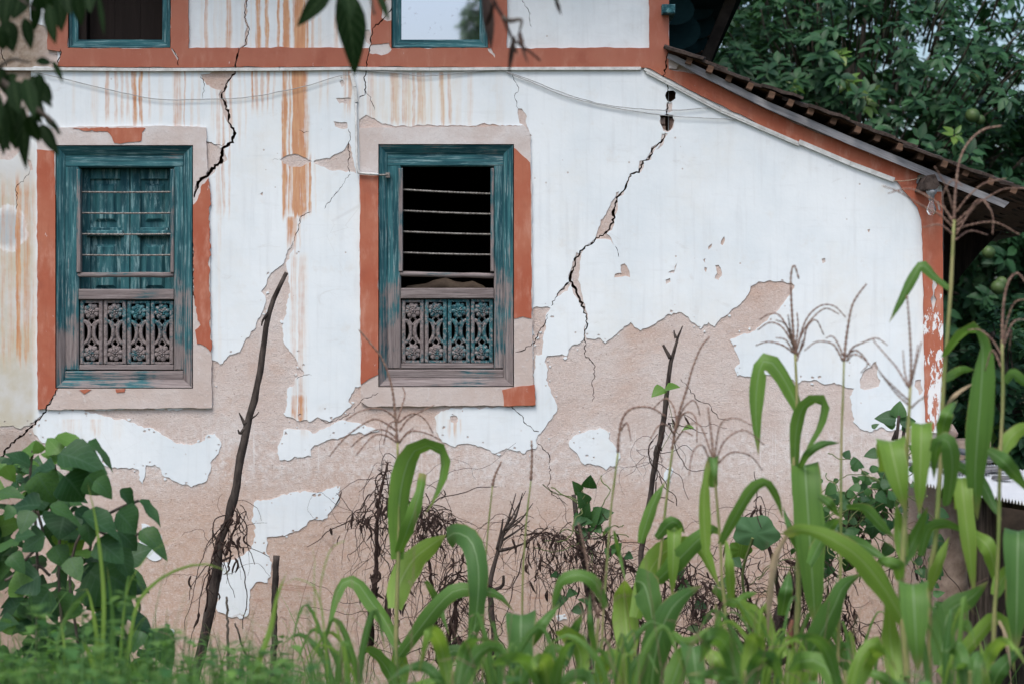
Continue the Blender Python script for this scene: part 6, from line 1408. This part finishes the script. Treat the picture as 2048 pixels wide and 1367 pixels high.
for i in range(110):
    x = rg.uniform(380, 2030); d = rg.uniform(1.4, 5.5); b = P(x, 1400, d); b.z = ground_z(b.x, -d); h = topz(1330-abs(rg.gauss(0, 110)), d, x); lean = rg.uniform(-.25, .25)
    q = catmull([b, b+Vector((lean*.2*h, 0, h*.5)), b+Vector((lean*h, rg.uniform(-.1, .1), h))], 9); ms.tube(q, [.0028*(1-k/11) for k in range(9)], 4, False)
    for k in range(rg.randint(0, 5)):
        p = q[rg.randint(3, 8)]; e = p+Vector((rg.uniform(-.12, .12), rg.uniform(-.05, .05), rg.uniform(-.06, .1))); ms.tube([p, (p+e)/2+Vector((0, 0, .02)), e], [.0015, .0014, .0006], 3, False)
tag(ms.build('dry_stems', m_tassel, None, True, loc=(0, -3, 0)), 'thin dry brown stems scattered among the maize and grass', 'dry stems', kind='stuff')
tag(mg.build('grass', m_weed, None, True, loc=(0, -3, 0)), 'tall green grass blades along the bottom of the picture', 'grass', kind='stuff')
mw = MB(); WS = [leaf_shape(sh_lance(.26+.05*i), .12, .25, i, rows=3) for i in range(3)]
for i in range(520):
    x = rg.uniform(-60, 660) if i % 6 else rg.uniform(640, 2100); d = rg.uniform(3.0, 6.6)
    lim = 1405-abs(rg.gauss(0, 85)) if x < 640 else 1400-abs(rg.gauss(0, 35))
    if 240 < x < 660: lim += 35
    h = topz(lim, d, x)
    if h < .1: continue
    b = P(x, 1400, d); b.z = ground_z(b.x, -d); t = b+Vector((rg.uniform(-.1, .1), rg.uniform(-.1, .1), h)); mw.tube([b, b.lerp(t, .5)+Vector((.02, 0, 0)), t], [.003, .0025, .0015], 3, False)
    for k in range(rg.randint(7, 13)):
        u = 1-rg.random()**1.5*.55; p = b.lerp(t, u); a = k*2.2+rg.random(); dr = Vector((math.cos(a), math.sin(a), rg.uniform(-.2, .5)))
        add_leaf(mw, rg.choice(WS), p, dr, Vector((0, 0, 1))+dr*-.3, rg.uniform(.03, .075)*(1.5-.6*u), 1, (i+k) % 89)
tag(mw.build('weeds', m_weed, None, True, loc=(0, -3, 0)), 'bright green leafy weeds along the bottom of the picture', 'weeds', kind='stuff')
def tallgrass(label, d, blades):
    b0 = P(blades[0][0][-1][0], 1400, d); b0.z = ground_z(b0.x, -d); t = empty('grass_tuft', b0, label, 'grass')
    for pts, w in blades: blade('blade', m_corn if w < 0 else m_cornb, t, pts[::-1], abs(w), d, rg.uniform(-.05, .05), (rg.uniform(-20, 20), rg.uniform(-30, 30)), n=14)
tallgrass('tall thin bright grass tuft rising before the broad leaved climber', 4.2, [([(174,962),(180,985),(190,1030),(201,1110),(207,1180),(207,1250),(200,1400)], 10), ([(155,1180),(175,1180),(190,1250),(200,1330),(205,1400)], 12), ([(214,1130),(222,1200),(225,1270),(220,1400)], -12), ([(160,1275),(175,1300),(190,1340),(205,1400)], 15), ([(110,1310),(125,1250),(150,1210),(176,1182)], -12), ([(122,1240),(130,1320),(125,1400)], 9), ([(300,1205),(280,1170),(258,1150),(245,1260),(235,1400)], -8)])
tallgrass('thin arching grass blade crossing the pink wall right of the broad leaved climber', 4.4, [([(470,1155),(435,1132),(400,1127),(355,1138),(310,1165),(270,1220),(245,1400)], 9), ([(362,1072),(320,1090),(280,1130),(250,1200),(235,1400)], 3), ([(300,1225),(275,1250),(250,1310),(245,1400)], 4)])
tallgrass('grass tuft with thin arching blades near the dark stump post', 4.6, [([(575,1140),(555,1190),(540,1260),(515,1330),(505,1400)], 14), ([(668,1235),(675,1260),(690,1310),(697,1400)], 12), ([(620,1080),(630,1120),(628,1170),(640,1400)], 3), ([(560,1180),(580,1160),(605,1158),(640,1200),(660,1400)], 4), ([(650,1240),(640,1180),(660,1100),(690,1080)], 3)])

def tuft(label, x, d, n, seed, ymin):
    rr = random.Random(seed); bl = []
    for i in range(n):
        s = rr.choice((-1, 1)); top = ymin+rr.uniform(0, 110); rc_ = rr.uniform(15, 110)*s; bx = x+rr.uniform(-30, 30)
        bl.append(([(bx+rc_*1.25, top+rr.uniform(10, 120)), (bx+rc_*.8, top), (bx+rc_*.3, (top+1400)/2-20), (bx, 1400)], rr.choice((7, 9, 12, 16))*rr.choice((1, -1, -1))))
    tallgrass(label, d, bl)
tuft('grass tuft with arching blades between the dark stump post and the bowed tassel maize', 700, 4.0, 9, 1, 1205)
tuft('grass tuft at the foot of the leafless dead bush', 1010, 4.4, 10, 2, 1215)
tuft('grass tuft right of the broken pole stump at the bottom edge', 1240, 4.6, 10, 3, 1200)
tuft('grass tuft in front of the dry thicket at the bottom edge', 1540, 4.4, 11, 4, 1190)
tuft('grass tuft below the leaning branch at the bottom edge', 1730, 3.4, 10, 5, 1200)
tuft('grass tuft in front of the mud post of the tin roofed shed', 1890, 4.8, 10, 6, 1180)
# ------------------------------------------------------------------ tree overhanging from the left and above, its limb out of frame
tb = P(-520, 1400, 5.4); tb.z = ground_z(tb.x, -5.4)
ov = empty('overhanging_tree', tb, 'dark leafy tree whose blurred twigs hang in at the top left corner and top edge', 'tree')
OD = 5.4
m = MB(); m.tube(catmull([tb, P(-520,900,OD), P(-500,300,OD), P(-420,-250,OD)], 20), [.13-.003*i for i in range(20)], 10); m.build('trunk', m_bark, ov, True)
m = MB(); m.tube(catmull([P(-440,-180,OD), P(-150,-260,OD), P(300,-240,OD), P(700,-190,OD), P(1150,-120,OD)], 30), [.05-.0013*i for i in range(30)], 8); m.build('limb', m_bark, ov, True)
m = MB(); m.tube(catmull([P(-500,320,OD), P(-250,150,OD), P(-60,140,OD), P(40,190,OD), P(80,225,OD), P(105,242,OD), P(116,258,OD)], 24), [.03*(1-i/26)+.002 for i in range(24)], 7); m.build('limb', m_bark, ov, True)
for s in ([(-60,-240),(-30,-100),(20,-20),(70,20)], [(680,-195),(690,-100),(684,-20)], [(735,-185),(740,-60),(741,-5),(749,30)], [(960,-150),(975,-60),(986,0),(1004,30),(1024,77),(1055,100),(1081,122)], [(640,-195),(660,-80),(652,-10)], [(200,-240),(190,-100),(150,-20)], [(1100,-130),(1112,-40),(1110,0)], [(1005,35),(1020,42),(1042,40),(1040,60)], [(20,200),(40,230),(30,260)], [(-20,150),(20,120),(60,125)]):
    m = MB(); q = catmull([P(a, b, OD) for a, b in s], 14); m.tube(q, [.0065*(1-i/16)+.0018 for i in range(14)], 5); m.build('twig', m_bark if s[0][0] != 960 else m_dryvine, ov, True)
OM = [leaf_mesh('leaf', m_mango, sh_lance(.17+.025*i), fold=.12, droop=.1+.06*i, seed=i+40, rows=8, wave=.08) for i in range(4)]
OB = [leaf_mesh('leaf', m_deadleaf, sh_lance(.16), fold=.3, droop=.3, seed=60, rows=8, wave=.3)]
def oleaf(a, b, w, dead=False, up=None):
    d = OD+rv.uniform(-.2, .2); p, q = P(a[0], a[1], d), P(b[0], b[1], d+rv.uniform(-.04, .06)); L = (q-p).length
    ws = (M(w, OD)/L)/.40
    put_leaf('leaf', rv.choice(OB if dead else OM), ov, p, q-p, up or Vector((rv.uniform(-.5, .5), -.9, rv.uniform(0, .5))), L*1.03, ws)
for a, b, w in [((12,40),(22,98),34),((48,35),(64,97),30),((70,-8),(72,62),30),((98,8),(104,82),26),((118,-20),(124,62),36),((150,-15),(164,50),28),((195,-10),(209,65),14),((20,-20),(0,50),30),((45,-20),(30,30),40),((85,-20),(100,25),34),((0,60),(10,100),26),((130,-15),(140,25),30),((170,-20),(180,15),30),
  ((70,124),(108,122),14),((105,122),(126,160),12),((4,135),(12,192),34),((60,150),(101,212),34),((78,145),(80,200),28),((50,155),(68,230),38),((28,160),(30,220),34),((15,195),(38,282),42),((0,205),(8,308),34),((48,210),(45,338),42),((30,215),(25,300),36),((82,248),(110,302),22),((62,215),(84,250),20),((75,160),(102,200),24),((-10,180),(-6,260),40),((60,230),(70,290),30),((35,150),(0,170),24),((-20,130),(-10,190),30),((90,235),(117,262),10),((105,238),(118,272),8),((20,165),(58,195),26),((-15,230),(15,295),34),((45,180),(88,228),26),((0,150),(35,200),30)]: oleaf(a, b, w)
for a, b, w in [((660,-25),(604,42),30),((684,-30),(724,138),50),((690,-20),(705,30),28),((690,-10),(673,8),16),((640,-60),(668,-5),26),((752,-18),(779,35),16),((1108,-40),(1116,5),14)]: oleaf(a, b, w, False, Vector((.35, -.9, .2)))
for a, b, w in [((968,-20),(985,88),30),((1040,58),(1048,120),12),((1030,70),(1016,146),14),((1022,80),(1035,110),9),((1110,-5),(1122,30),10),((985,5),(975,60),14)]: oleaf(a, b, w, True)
